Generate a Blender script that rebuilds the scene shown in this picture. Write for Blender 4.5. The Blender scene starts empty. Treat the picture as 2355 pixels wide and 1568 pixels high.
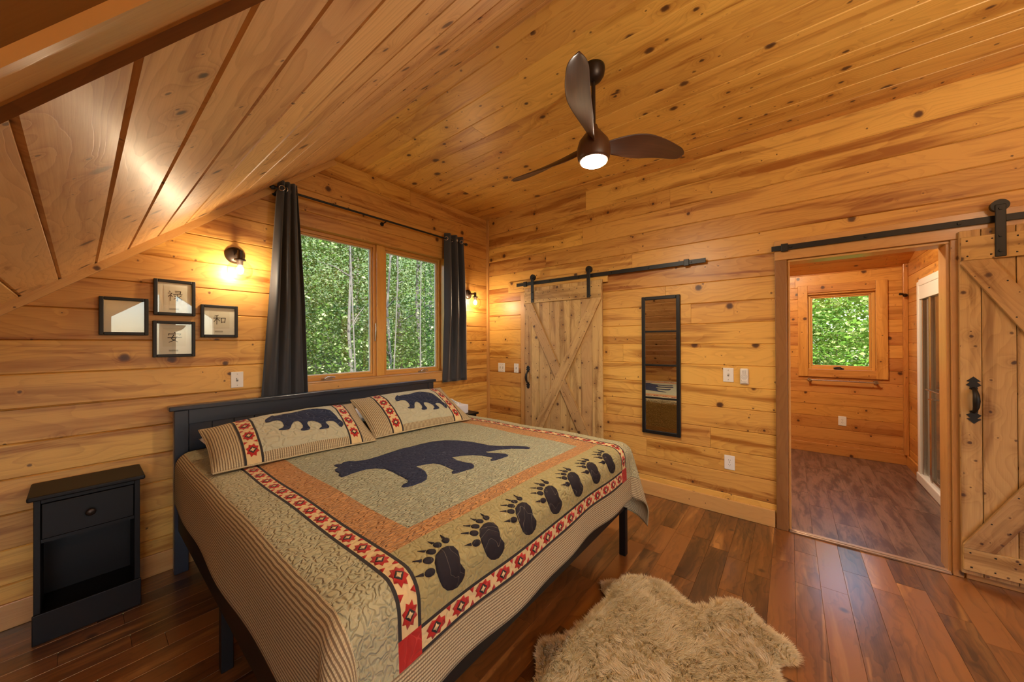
import bpy, bmesh, math, random
import numpy as np
from mathutils import Vector, Matrix

rng = random.Random(7)
sc = bpy.context.scene
COL = sc.collection
H = 1.5
W = 3.516       # right wall plane  x = W
D = 3.2385      # back wall plane   y = D
CZ = 3.167      # flat ceiling height
RX = 1.447      # ridge between slope and flat ceiling
SL = 0.8576     # slope of the attic ceiling

# ------------------------------------------------------------------ mesh builder
class MB:
    def __init__(self):
        self.v=[]; self.f=[]; self.uv=[]; self.ti=[]; self.mi=[]; self.sm=[]
        self.t=(0.5,0.5); self.m=0; self.s=False; self.off=(0,0); self.ax=None
    def newtint(self):
        self.t=(rng.random(),rng.random()); self.off=(rng.uniform(0,60),rng.uniform(0,60)); return self
    def face(self,pts,uvs=None,mi=None,sm=None):
        b=len(self.v); self.v.extend([tuple(p) for p in pts]); self.f.append(tuple(range(b,b+len(pts))))
        if uvs is None:
            uvs=self.autouv(pts)
        self.uv.append([(u+self.off[0],v+self.off[1]) for u,v in uvs]); self.ti.append(self.t)
        self.mi.append(self.m if mi is None else mi); self.sm.append(self.s if sm is None else sm)
    def idx(self,verts,faces,uvs,mi=None,sm=None):
        b=len(self.v); self.v.extend([tuple(p) for p in verts])
        for k,f in enumerate(faces):
            self.f.append(tuple(b+i for i in f)); self.uv.append([(uvs[i][0]+self.off[0],uvs[i][1]+self.off[1]) for i in f])
            self.ti.append(self.t); self.mi.append(self.m if mi is None else (mi if isinstance(mi,int) else mi[k])); self.sm.append(self.s if sm is None else sm)
    def autouv(self,pts):
        P=[Vector(p) for p in pts]; n=Vector((0,0,0))
        for i in range(1,len(P)-1): n+=(P[i]-P[0]).cross(P[i+1]-P[0])
        a=[abs(c) for c in n]; k=a.index(max(a)); o=[i for i in range(3) if i!=k]
        g=self.ax if self.ax is not None else 2
        if g in o: u=g; w=[i for i in o if i!=g][0]
        else: u,w=o
        return [(p[u],p[w]) for p in P]
    def box(self,lo,hi,ax=None,mi=None,M=None):
        x0,y0,z0=lo; x1,y1,z1=hi
        if ax is None:
            d=[x1-x0,y1-y0,z1-z0]; ax=d.index(max(d))
        self.ax=ax
        c=[Vector(p) for p in ((x0,y0,z0),(x1,y0,z0),(x1,y1,z0),(x0,y1,z0),(x0,y0,z1),(x1,y0,z1),(x1,y1,z1),(x0,y1,z1))]
        fs=((0,3,2,1),(4,5,6,7),(0,1,5,4),(1,2,6,5),(2,3,7,6),(3,0,4,7))
        b=len(self.v)
        self.v.extend([tuple(M@p) if M else tuple(p) for p in c])
        for f in fs:
            self.f.append(tuple(b+i for i in f)); self.uv.append([(u+self.off[0],v+self.off[1]) for u,v in self.autouv([c[i] for i in f])])
            self.ti.append(self.t); self.mi.append(self.m if mi is None else mi); self.sm.append(self.s)
        return self
    def prism(self,poly,n,d,mi=None):
        """poly: 3D points in a plane, extruded by d along n"""
        n=Vector(n).normalized()*d; P=[Vector(p) for p in poly]; Q=[p+n for p in P]
        k=len(P); b=len(self.v); self.v.extend([tuple(p) for p in P+Q])
        def add(ix):
            pts=[(P+Q)[i] for i in ix]
            self.f.append(tuple(b+i for i in ix)); self.uv.append([(u+self.off[0],v+self.off[1]) for u,v in self.autouv(pts)])
            self.ti.append(self.t); self.mi.append(self.m if mi is None else mi); self.sm.append(False)
        add(list(range(k))[::-1]); add([k+i for i in range(k)])
        for i in range(k):
            j=(i+1)%k; add([i,j,k+j,k+i])
        return self
    def tube(self,path,r,seg=10,cap=True,mi=None):
        P=[Vector(p) for p in path]; R=r if isinstance(r,(list,tuple)) else [r]*len(P)
        vs=[];uv=[];fs=[]; up=None; L=0
        for i,p in enumerate(P):
            t=(P[min(i+1,len(P)-1)]-P[max(i-1,0)]).normalized()
            if up is None:
                up=Vector((0,0,1)) if abs(t.z)<.9 else Vector((1,0,0))
            a=t.cross(up).normalized(); up=a.cross(t).normalized()
            if i: L+=(p-P[i-1]).length
            for k in range(seg):
                th=2*math.pi*k/seg; vs.append(p+a*math.cos(th)*R[i]+up*math.sin(th)*R[i]); uv.append((L,th*R[i]))
        for i in range(len(P)-1):
            for k in range(seg):
                k2=(k+1)%seg; fs.append((i*seg+k,i*seg+k2,(i+1)*seg+k2,(i+1)*seg+k))
        self.idx(vs,fs,uv,mi,True)
        if cap:
            b=(len(P)-1)*seg
            self.idx(vs[:seg],[tuple(range(seg))[::-1]],uv[:seg],mi,False); self.idx(vs[b:],[tuple(range(seg))],uv[b:],mi,False)
        return self
    def lathe(self,prof,M=None,seg=32,mi=None,sm=True):
        M=M or Matrix(); vs=[];uv=[];fs=[]
        for (r,z) in prof:
            for k in range(seg):
                th=2*math.pi*k/seg; vs.append(M@Vector((r*math.cos(th),r*math.sin(th),z))); uv.append((z,th*.05))
        for i in range(len(prof)-1):
            for k in range(seg):
                k2=(k+1)%seg; fs.append((i*seg+k,i*seg+k2,(i+1)*seg+k2,(i+1)*seg+k))
        self.idx(vs,fs,uv,mi,sm); return self
    def cyl(self,p0,p1,r,seg=20,mi=None):
        return self.tube([p0,p1],r,seg,True,mi)
    def sheet(self,nu,nv,fn,mi=None,uvf=None):
        vs=[];uv=[];fs=[]
        for j in range(nv+1):
            for i in range(nu+1):
                a,b=i/nu,j/nv; vs.append(fn(a,b)); uv.append(uvf(a,b) if uvf else (a,b))
        for j in range(nv):
            for i in range(nu):
                q=j*(nu+1)+i; fs.append((q,q+1,q+nu+2,q+nu+1))
        self.idx(vs,fs,uv,mi,True); return self

BASE={}
def obj(name,mb,mats,parent=None,bevel=0,weld=False,flip=False,label=None):
    me=bpy.data.meshes.new(name)
    base=BASE.get(parent.name,Vector((0,0,0))) if parent else Vector((0,0,0))
    V=np.array(mb.v,dtype=float)-np.array(base)
    me.from_pydata(V.tolist(),[],mb.f)
    u=me.uv_layers.new(name='UVMap'); t=me.uv_layers.new(name='tint')
    u.data.foreach_set('uv',[c for f in mb.uv for p in f for c in p])
    t.data.foreach_set('uv',[c for f,tt in zip(mb.f,mb.ti) for _ in f for c in tt])
    me.polygons.foreach_set('material_index',mb.mi); me.polygons.foreach_set('use_smooth',mb.sm)
    for m in (mats if isinstance(mats,(list,tuple)) else [mats]): me.materials.append(m)
    if weld or flip is not None:
        bm=bmesh.new(); bm.from_mesh(me)
        if weld: bmesh.ops.remove_doubles(bm,verts=bm.verts,dist=1e-5)
        if flip is True: bmesh.ops.reverse_faces(bm,faces=bm.faces)
        if flip=='auto': bmesh.ops.recalc_face_normals(bm,faces=bm.faces)
        bm.to_mesh(me); bm.free()
    me.update()
    o=bpy.data.objects.new(name,me); COL.objects.link(o)
    if parent: o.parent=parent
    BASE[o.name]=base
    if bevel:
        b=o.modifiers.new('bevel','BEVEL'); b.width=bevel; b.segments=2; b.limit_method='ANGLE'; b.angle_limit=math.radians(50)
    if label: o['label']=label
    return o
def thing(name,loc,label,cat,group=None):
    o=bpy.data.objects.new(name,None); COL.objects.link(o); o.location=loc; o.empty_display_size=.1
    BASE[o.name]=Vector(loc); o['label']=label; o['category']=cat
    if group: o['group']=group
    return o
def tag(o,label,cat,group=None):
    o['label']=label; o['category']=cat
    if group: o['group']=group
    return o
def struct(o,label=None):
    o['kind']='structure'
    if label: o['label']=label
    return o

# ------------------------------------------------------------------ node helper
class NT:
    def __init__(self,name):
        self.mat=bpy.data.materials.new(name); self.mat.use_nodes=True
        self.t=self.mat.node_tree; self.t.nodes.clear()
        self.out=self.t.nodes.new('ShaderNodeOutputMaterial')
    def n(self,typ,**kw):
        x=self.t.nodes.new(typ)
        for k,v in kw.items(): setattr(x,k,v)
        return x
    def put(self,s,v):
        if isinstance(v,bpy.types.NodeSocket): self.t.links.new(v,s)
        elif v is not None:
            if hasattr(s,'default_value'):
                if s.type=='RGBA' and len(v)==3: v=(*v,1)
                s.default_value=v
    def m(self,op,a,b=None,c=None,clamp=False):
        x=self.n('ShaderNodeMath',operation=op,use_clamp=clamp)
        self.put(x.inputs[0],a); self.put(x.inputs[1],b); self.put(x.inputs[2],c); return x.outputs[0]
    def mix(self,f,a,b,mode='MIX'):
        x=self.n('ShaderNodeMix',data_type='RGBA',blend_type=mode)
        self.put(x.inputs[0],f); self.put(x.inputs[6],a); self.put(x.inputs[7],b); return x.outputs[2]
    def sep(self,v):
        x=self.n('ShaderNodeSeparateXYZ'); self.put(x.inputs[0],v); return x.outputs
    def comb(self,a,b,c=0.0):
        x=self.n('ShaderNodeCombineXYZ'); self.put(x.inputs[0],a); self.put(x.inputs[1],b); self.put(x.inputs[2],c); return x.outputs[0]
    def uv(self,name='UVMap'):
        return self.n('ShaderNodeUVMap',uv_map=name).outputs[0]
    def noise(self,vec,scale=1,detail=3,rough=.5,dist=0,dim='3D'):
        x=self.n('ShaderNodeTexNoise',noise_dimensions=dim); self.put(x.inputs['Vector'],vec); x.inputs['Scale'].default_value=scale
        x.inputs['Detail'].default_value=detail; x.inputs['Roughness'].default_value=rough; x.inputs['Distortion'].default_value=dist
        return x.outputs[0]
    def vor(self,vec,scale,dim='2D',feat='F1'):
        x=self.n('ShaderNodeTexVoronoi',voronoi_dimensions=dim,feature=feat); self.put(x.inputs['Vector'],vec); x.inputs['Scale'].default_value=scale
        return x.outputs
    def ss(self,x,a,b):
        q=self.n('ShaderNodeMapRange',interpolation_type='SMOOTHSTEP'); self.put(q.inputs[0],x); self.put(q.inputs[1],a); self.put(q.inputs[2],b)
        return q.outputs[0]
    def bsdf(self,col,rough=.5,bump=None,bstr=.3,bdist=.002,metal=0,spec=.5,coat=0,coatr=.1,sheen=0,emit=None,estr=0,subs=0):
        p=self.n('ShaderNodeBsdfPrincipled')
        self.put(p.inputs['Base Color'],col); self.put(p.inputs['Roughness'],rough); p.inputs['Metallic'].default_value=metal
        p.inputs['Specular IOR Level'].default_value=spec; p.inputs['Coat Weight'].default_value=coat; p.inputs['Coat Roughness'].default_value=coatr
        p.inputs['Sheen Weight'].default_value=sheen
        if emit: self.put(p.inputs['Emission Color'],emit); p.inputs['Emission Strength'].default_value=estr
        if bump is not None:
            b=self.n('ShaderNodeBump'); b.inputs['Strength'].default_value=bstr; b.inputs['Distance'].default_value=bdist
            self.put(b.inputs['Height'],bump); self.t.links.new(b.outputs[0],p.inputs['Normal'])
            if coat: self.t.links.new(b.outputs[0],p.inputs['Coat Normal'])
        self.t.links.new(p.outputs[0],self.out.inputs[0]); return self.mat

def simple(name,col,rough=.5,metal=0,spec=.5,coat=0,emit=None,estr=0,sheen=0):
    t=NT(name); return t.bsdf(col,rough,metal=metal,spec=spec,coat=coat,emit=emit,estr=estr,sheen=sheen)

def pine(name,light,dark,knotc=(.045,.014,.006),density=.4,ks=6.0,streak=.5,rough=.35,coat=.35,kr=(.006,.013),tintamt=.35,ring=.45,stretch=1.0,cr=.2):
    t=NT(name); uv=t.uv(); U,V,_=t.sep(uv); tu,tv,_=t.sep(t.uv('tint'))
    vec=t.comb(t.m('MULTIPLY',U,stretch),V)
    wob=t.noise(t.comb(t.m('MULTIPLY',U,1.1),t.m('MULTIPLY',V,4.5)),1.0,2,.45,.3)
    edge=t.m('MULTIPLY',t.m('SUBTRACT',t.noise(uv,55,2),.5),.011)
    def layer(sc_,dens,r0,r1,vv,thr):
        vo=t.vor(vv,sc_); d=t.m('DIVIDE',vo['Distance'],sc_); a,b,c=t.sep(vo['Color'])
        pres=t.m('LESS_THAN',a,dens); rad=t.m('ADD',t.m('MULTIPLY',t.m('MULTIPLY',b,b),r1),r0)
        q=t.m('DIVIDE',t.m('ADD',d,edge),rad)
        k=t.m('MULTIPLY',t.m('SUBTRACT',1.0,t.ss(q,.6,1.2)),pres)
        co=t.m('MULTIPLY',t.m('SUBTRACT',1.0,t.ss(q,.25,.7)),pres)
        h=t.m('MULTIPLY',t.m('POWER',2.718,t.m('MULTIPLY',t.m('POWER',t.m('DIVIDE',d,thr),2.0),-1.0)),pres)
        return k,co,h,q
    k1,c1,h1,q1=layer(ks,density,kr[0],kr[1],vec,.042)
    sh_=t.n('ShaderNodeVectorMath',operation='ADD'); t.put(sh_.inputs[0],vec); sh_.inputs[1].default_value=(13.7,5.3,0)
    k2,c2,h2,q2=layer(ks*1.9,density*.8,.0035,.006,sh_.outputs[0],.014)
    # long dark streaks that trail from a knot along the grain
    sv=t.vor(t.comb(t.m('MULTIPLY',U,stretch*.32),t.m('MULTIPLY',V,1.6)),ks*.8); sa=t.sep(sv['Color'])[0]
    trail=t.m('MULTIPLY',t.m('MULTIPLY',t.m('SUBTRACT',1.0,t.ss(t.m('DIVIDE',sv['Distance'],ks*.8),.004,.05)),t.m('LESS_THAN',sa,density*1.1)),t.ss(t.noise(t.comb(t.m('MULTIPLY',U,5),t.m('MULTIPLY',V,45)),1.0,3,.6,.5),.35,.7))
    knot=t.m('MAXIMUM',k1,t.m('MULTIPLY',k2,.85)); core=t.m('MAXIMUM',c1,c2); halo=h1
    ph=t.m('ADD',t.m('MULTIPLY',V,20.0),t.m('MULTIPLY',wob,15.0))
    ph=t.m('ADD',ph,t.m('MULTIPLY',halo,3.0)); ph=t.m('ADD',ph,t.m('MULTIPLY',h2,1.2))
    ph=t.m('ADD',ph,t.m('MULTIPLY',t.noise(t.comb(t.m('MULTIPLY',U,6),t.m('MULTIPLY',V,14)),1.0,2),.8))
    w=t.m('FRACT',ph); ringv=t.m('MULTIPLY',t.m('POWER',w,2.2),t.m('SUBTRACT',1.0,t.ss(w,.93,1.0)))
    fine=t.noise(t.comb(t.m('MULTIPLY',U,7),t.m('MULTIPLY',V,260)),1.0,3,.6)
    stk=t.ss(t.noise(t.comb(t.m('MULTIPLY',U,.75),t.m('MULTIPLY',V,10)),1.0,3,.55,.4),.50,.66)
    g=t.m('ADD',t.m('MULTIPLY',ringv,ring*.55),t.m('MULTIPLY',t.m('SUBTRACT',fine,.35),.55))
    g=t.m('ADD',g,t.m('MULTIPLY',stk,streak)); g=t.m('ADD',g,t.m('MULTIPLY',halo,.30)); g=t.m('ADD',g,t.m('MULTIPLY',trail,.75))
    g=t.m('ADD',g,t.m('MULTIPLY',t.m('SUBTRACT',tu,.5),tintamt),clamp=True)
    col=t.mix(g,light,dark)
    hs=t.n('ShaderNodeHueSaturation'); t.put(hs.inputs['Hue'],t.m('ADD',.5,t.m('MULTIPLY',t.m('SUBTRACT',tv,.5),.012)))
    t.put(hs.inputs['Value'],t.m('ADD',1.0,t.m('MULTIPLY',t.m('SUBTRACT',tv,.5),tintamt*.7))); t.put(hs.inputs['Color'],col); col=hs.outputs[0]
    kcol=t.mix(core,(knotc[0]*2.0,knotc[1]*2.0,knotc[2]*2.0),knotc)
    col=t.mix(t.m('MULTIPLY',knot,.93),col,kcol)
    bump=t.m('ADD',t.m('MULTIPLY',ringv,.4),t.m('MULTIPLY',fine,.35)); bump=t.m('ADD',bump,t.m('MULTIPLY',halo,1.0))
    return t.bsdf(col,rough,bump,.16,.0016,coat=coat,coatr=cr)

def acacia(name,light,mid,dark,rough=.34,coat=1.0,cr=.2,bstr=.1,vscale=1.0):
    t=NT(name); uv=t.uv(); U,V,_=t.sep(uv); tu,tv,_=t.sep(t.uv('tint'))
    wob=t.noise(t.comb(t.m('MULTIPLY',U,2.2),t.m('MULTIPLY',V,5)),1.0,3,.55,.6)
    ph=t.m('ADD',t.m('MULTIPLY',V,20.0*vscale),t.m('MULTIPLY',wob,7.0))
    w=t.m('FRACT',ph); s=t.m('MULTIPLY',t.m('POWER',w,2.0),t.m('SUBTRACT',1.0,t.ss(w,.88,1.0))); fine=t.noise(t.comb(t.m('MULTIPLY',U,9),t.m('MULTIPLY',V,220)),1.0,3,.6)
    big=t.noise(t.comb(t.m('MULTIPLY',U,1.4),t.m('MULTIPLY',V,9)),1.0,3,.55,.8)
    g=t.m('ADD',t.m('MULTIPLY',s,.32),t.m('MULTIPLY',fine,.45)); g=t.m('ADD',g,t.m('MULTIPLY',t.m('SUBTRACT',big,.5),1.7)); g=t.m('ADD',g,t.m('MULTIPLY',t.m('SUBTRACT',tu,.5),1.15),clamp=True)
    col=t.mix(g,mid,dark)
    sap=t.m('MULTIPLY',t.ss(t.noise(t.comb(t.m('MULTIPLY',U,.8),t.m('MULTIPLY',V,10)),1.0,2,.5,.6),.56,.72),t.ss(tv,.12,.45))
    col=t.mix(t.m('MULTIPLY',sap,t.m('SUBTRACT',1.0,t.m('MULTIPLY',t.m('ADD',s,fine),.45))),col,light)
    kn=t.vor(t.comb(U,V),2.6); kr=t.sep(kn['Color'])[0]
    k=t.m('MULTIPLY',t.m('SUBTRACT',1.0,t.ss(t.m('DIVIDE',kn['Distance'],2.6),.006,.03)),t.m('LESS_THAN',kr,.3))
    col=t.mix(t.m('MULTIPLY',k,.8),col,(.02,.007,.003))
    return t.bsdf(col,rough,t.m('ADD',fine,t.m('MULTIPLY',s,.3)),bstr,.001,coat=coat,coatr=cr)

M={}
M['wall']=pine('pine_wall',(.68,.375,.092),(.30,.100,.013),density=.27,ks=4.3,streak=.68,rough=.45,coat=.10,kr=(.010,.020),ring=.5,cr=.3)
M['slope']=pine('pine_slope',(.73,.44,.175),(.37,.155,.040),density=.5,ks=4.2,streak=.42,rough=.5,coat=.12,kr=(.012,.022),cr=.3,ring=.65)
M['ceil']=pine('pine_ceiling',(.74,.42,.098),(.36,.130,.016),density=.46,ks=4.9,streak=.48,rough=.45,coat=.12,kr=(.011,.020),stretch=.75,ring=.5,cr=.35)
M['bath']=pine('pine_bathroom',(.64,.30,.072),(.32,.10,.014),density=.34,ks=5.0,streak=.45,coat=.3,kr=(.009,.017))
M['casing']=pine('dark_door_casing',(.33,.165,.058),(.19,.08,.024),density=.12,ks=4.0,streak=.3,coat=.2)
M['trim']=pine('pine_trim',(.60,.33,.115),(.36,.15,.037),density=.14,ks=4.0,streak=.25,ring=.3)
M['jambwood']=pine('window_wood',(.68,.36,.085),(.46,.19,.035),density=.03,ks=4,streak=.2,ring=.3,coat=.5,tintamt=.15)
M['alder']=pine('barn_door_wood',(.57,.365,.145),(.27,.135,.040),knotc=(.05,.02,.009),density=.50,ks=6.0,streak=.7,rough=.55,coat=.05,kr=(.007,.013),ring=.45)
M['shadepine']=pine('shaded_valley_wood',(.24,.105,.026),(.12,.045,.010),density=.05,ks=4,streak=.4,rough=.5,coat=.05)  # dark tone puts the dim light past the valley into the wood
M['floor']=acacia('acacia_floor',(.52,.25,.072),(.23,.088,.023),(.034,.0115,.0045))
t=NT('bath_plank_floor'); uv=t.uv(); U,V,_=t.sep(uv); tu,tv,_=t.sep(t.uv('tint'))
mo=t.ss(t.noise(t.comb(t.m('MULTIPLY',U,2.6),t.m('MULTIPLY',V,13)),1.0,6,.68,.4),.42,.62); fi=t.noise(t.comb(t.m('MULTIPLY',U,8),t.m('MULTIPLY',V,150)),1.0,3,.6)
c_=t.mix(mo,(.25,.145,.105),(.055,.028,.026)); c_=t.mix(t.m('MULTIPLY',fi,.75),c_,(.05,.026,.022)); c_=t.mix(t.m('MULTIPLY',tu,.25),c_,(.09,.04,.035))
M['bfloor']=t.bsdf(c_,.38,t.m('ADD',fi,mo),.25,.0012,coat=.5,coatr=.22)
M['black']=simple('satin_black_paint',(.0065,.005,.0048),.5,spec=.25)
M['iron']=simple('black_iron',(.012,.011,.011),.45,metal=.3)
M['bronze']=simple('oil_rubbed_bronze',(.035,.022,.016),.38,metal=.6)
M['white']=simple('white_plastic',(.78,.76,.72),.35)
M['slot']=simple('dark_slot',(.02,.018,.015),.6)
M['chrome']=simple('brushed_nickel',(.62,.58,.53),.22,metal=1)
M['paper']=simple('aged_paper',(.70,.66,.55),.8)
M['mat']=simple('mat_board',(.76,.73,.64),.85)
M['ink']=simple('ink_black',(.02,.02,.022),.7)
M['navycase']=simple('black_headboard_paint',(.017,.022,.036),.33,coat=.4)
M['sheet']=simple('white_cotton',(.80,.78,.74),.85,sheen=.2)
M['tissue']=simple('tissue_carton',(.74,.74,.80),.6)

def thin_glass(name,tint=(1,1,1),refl=1.0,rough=0.0):
    t=NT(name); tr=t.n('ShaderNodeBsdfTransparent'); tr.inputs[0].default_value=(*tint,1)
    gl=t.n('ShaderNodeBsdfGlossy'); gl.inputs['Roughness'].default_value=rough
    lw=t.n('ShaderNodeLayerWeight'); lw.inputs[0].default_value=.5
    fz=t.m('ADD',.04*refl,t.m('MULTIPLY',t.m('POWER',lw.outputs['Facing'],4.0),.75-.04*refl))
    mx=t.n('ShaderNodeMixShader'); t.put(mx.inputs[0],t.m('MULTIPLY',fz,1.0,clamp=True))
    t.t.links.new(tr.outputs[0],mx.inputs[1]); t.t.links.new(gl.outputs[0],mx.inputs[2]); t.t.links.new(mx.outputs[0],t.out.inputs[0]); return t.mat
M['glass']=thin_glass('window_glass',(.95,.98,.96),1.6)
M['globe']=thin_glass('clear_globe_glass',(.93,.90,.86),1.2)
M['picglass']=thin_glass('picture_glass',(.97,.98,.97),1.1)
M['shglass']=thin_glass('shower_glass',(.95,.97,.96),6.0)
M['mirror']=simple('mirror_silver',(.78,.76,.72),.012,metal=1)
def emitter(name,col,s):
    t=NT(name); e=t.n('ShaderNodeEmission'); e.inputs[0].default_value=(*col,1); e.inputs[1].default_value=s
    t.t.links.new(e.outputs[0],t.out.inputs[0]); return t.mat
M['led']=emitter('fan_lamp_lens',(1,.86,.66),400)
M['bulb']=emitter('glowing_bulb',(1,.79,.52),540)
M['upbulb']=emitter('fill_uplight_bulb',(1,.86,.66),1150)  # glow of the added uplights
M['bdome']=emitter('bath_fill_dome',(1,.82,.56),240)  # glow of the added bathroom fill lamp
M['dome']=emitter('fill_lamp_dome',(1,.84,.63),90)  # glow of the added flush lamp behind the camera

# fan wood
t=NT('walnut_fan_wood'); U,V,_=t.sep(t.uv()); g=t.noise(t.comb(t.m('MULTIPLY',U,3),t.m('MULTIPLY',V,90)),1,3,.6)
M['walnut']=t.bsdf(t.mix(g,(.115,.048,.025),(.040,.017,.010)),.42,g,.05,.001,coat=.1,coatr=.3)

# fabrics ---------------------------------------------------------------
def stitchlines(t,uv,scale,sx=1.0,sy=1.0,dist=.6):
    U,V,_=t.sep(uv)
    n=t.noise(t.comb(t.m('MULTIPLY',U,sx),t.m('MULTIPLY',V,sy)),scale,.6,.4,dist)
    return t.m('ABSOLUTE',t.m('SUBTRACT',n,.5))
def fabric(name,col,thread=None,scale=22,sx=1,sy=1,bstr=.75,bdist=.012,rough=.8,weave=1400,var=.12,tw=.010,sheen=.1):
    t=NT(name); uv=t.uv(); a=stitchlines(t,uv,scale,sx,sy); h=t.ss(a,0.0,.16)
    wv=t.noise(uv,weave,1)
    c=t.mix(t.m('MULTIPLY',t.noise(uv,30,3),var*2.2,clamp=True),col,tuple(x*.62 for x in col))
    if thread:
        U,V,_=t.sep(uv)
        c=t.mix(t.m('MULTIPLY',t.m('SUBTRACT',1.0,t.ss(a,tw*.35,tw)),.75),c,thread)
    hh=t.m('ADD',h,t.m('MULTIPLY',wv,.05))
    return t.bsdf(c,rough,hh,bstr*.75,bdist,spec=.2,sheen=sheen)
def ticking(name,axis,per=.0115):
    t=NT(name); uv=t.uv(); U,V,_=t.sep(uv); A,B=(V,U) if axis=='v' else (U,V)
    wob=t.m('MULTIPLY',t.m('SUBTRACT',t.noise(uv,25,2),.5),.004)
    s=t.m('SINE',t.m('MULTIPLY',t.m('ADD',A,wob),2*math.pi/per)); s2=t.m('SINE',t.m('MULTIPLY',B,2*math.pi/(per*.72)))
    k=t.ss(s,-.6,.25); k=t.m('MULTIPLY',k,t.m('ADD',.72,t.m('MULTIPLY',t.ss(s2,-.3,.4),.28)))
    br=t.noise(uv,70,2); c=t.mix(k,t.mix(br,(.145,.098,.052),(.25,.175,.10)),(.53,.43,.25))
    return t.bsdf(c,.85,t.m('ADD',k,t.m('MULTIPLY',br,.5)),.6,.0035,spec=.25)
M['sage']=fabric('sage_quilted_cotton',(.42,.385,.225),(.47,.44,.29),44,1,1.0,bstr=1.0,bdist=.013,tw=.007)
M['panel']=fabric('pale_sage_panel',(.43,.425,.275),(.50,.48,.34),26,1.0,3.0,bdist=.022,bstr=1.1,tw=.008)
M['orange']=fabric('apricot_border',(.56,.265,.088),(.64,.38,.17),26,1.0,3.0,bdist=.022,bstr=1.1,tw=.008)
M['tan']=fabric('khaki_paw_panel',(.325,.27,.115),(.44,.38,.21),36,1,1,bstr=.6,tw=.006)
M['cream']=fabric('cream_star_band',(.62,.45,.22),None,22,1,1,bstr=.4)
M['blackband']=simple('black_binding',(.018,.014,.013),.85)
M['red']=fabric('red_star_cotton',(.36,.018,.014),(.50,.05,.04),20,1,1,bstr=.35)
M['navy']=fabric('navy_bear_cotton',(.017,.022,.052),(.15,.16,.21),26,1,1.6,bstr=.6,tw=.008,var=.05,sheen=0)
M['paw']=fabric('black_paw_cotton',(.018,.014,.018),(.15,.13,.10),13,1,1,bstr=.3,tw=.006,var=.05,sheen=0)
M['shambear']=fabric('navy_sham_bear',(.017,.022,.050),(.16,.17,.21),24,1,1,bstr=.6,tw=.009,var=.05,sheen=0)
M['shampanel']=fabric('sham_sage_panel',(.43,.41,.28),(.50,.47,.35),24,1,1,bstr=.75)
M['tick_v']=ticking('ticking_along_foot','v'); M['tick_u']=ticking('ticking_along_side','u')
t=NT('charcoal_curtain'); uv=t.uv(); M['curtain']=t.bsdf(t.mix(t.noise(uv,300,2),(.025,.029,.039),(.036,.041,.054)),.62,spec=.4,sheen=.3)
t=NT('sheepskin_wool'); tu,tv,_=t.sep(t.uv('tint')); wc=t.mix(tu,(.94,.85,.63),(.82,.69,.45)); df=t.n('ShaderNodeBsdfDiffuse'); t.put(df.inputs[0],wc); trn=t.n('ShaderNodeBsdfTranslucent'); t.put(trn.inputs[0],wc); mx=t.n('ShaderNodeMixShader'); mx.inputs[0].default_value=.45; t.t.links.new(df.outputs[0],mx.inputs[1]); t.t.links.new(trn.outputs[0],mx.inputs[2]); t.t.links.new(mx.outputs[0],t.out.inputs[0]); M['wool']=t.mat

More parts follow.
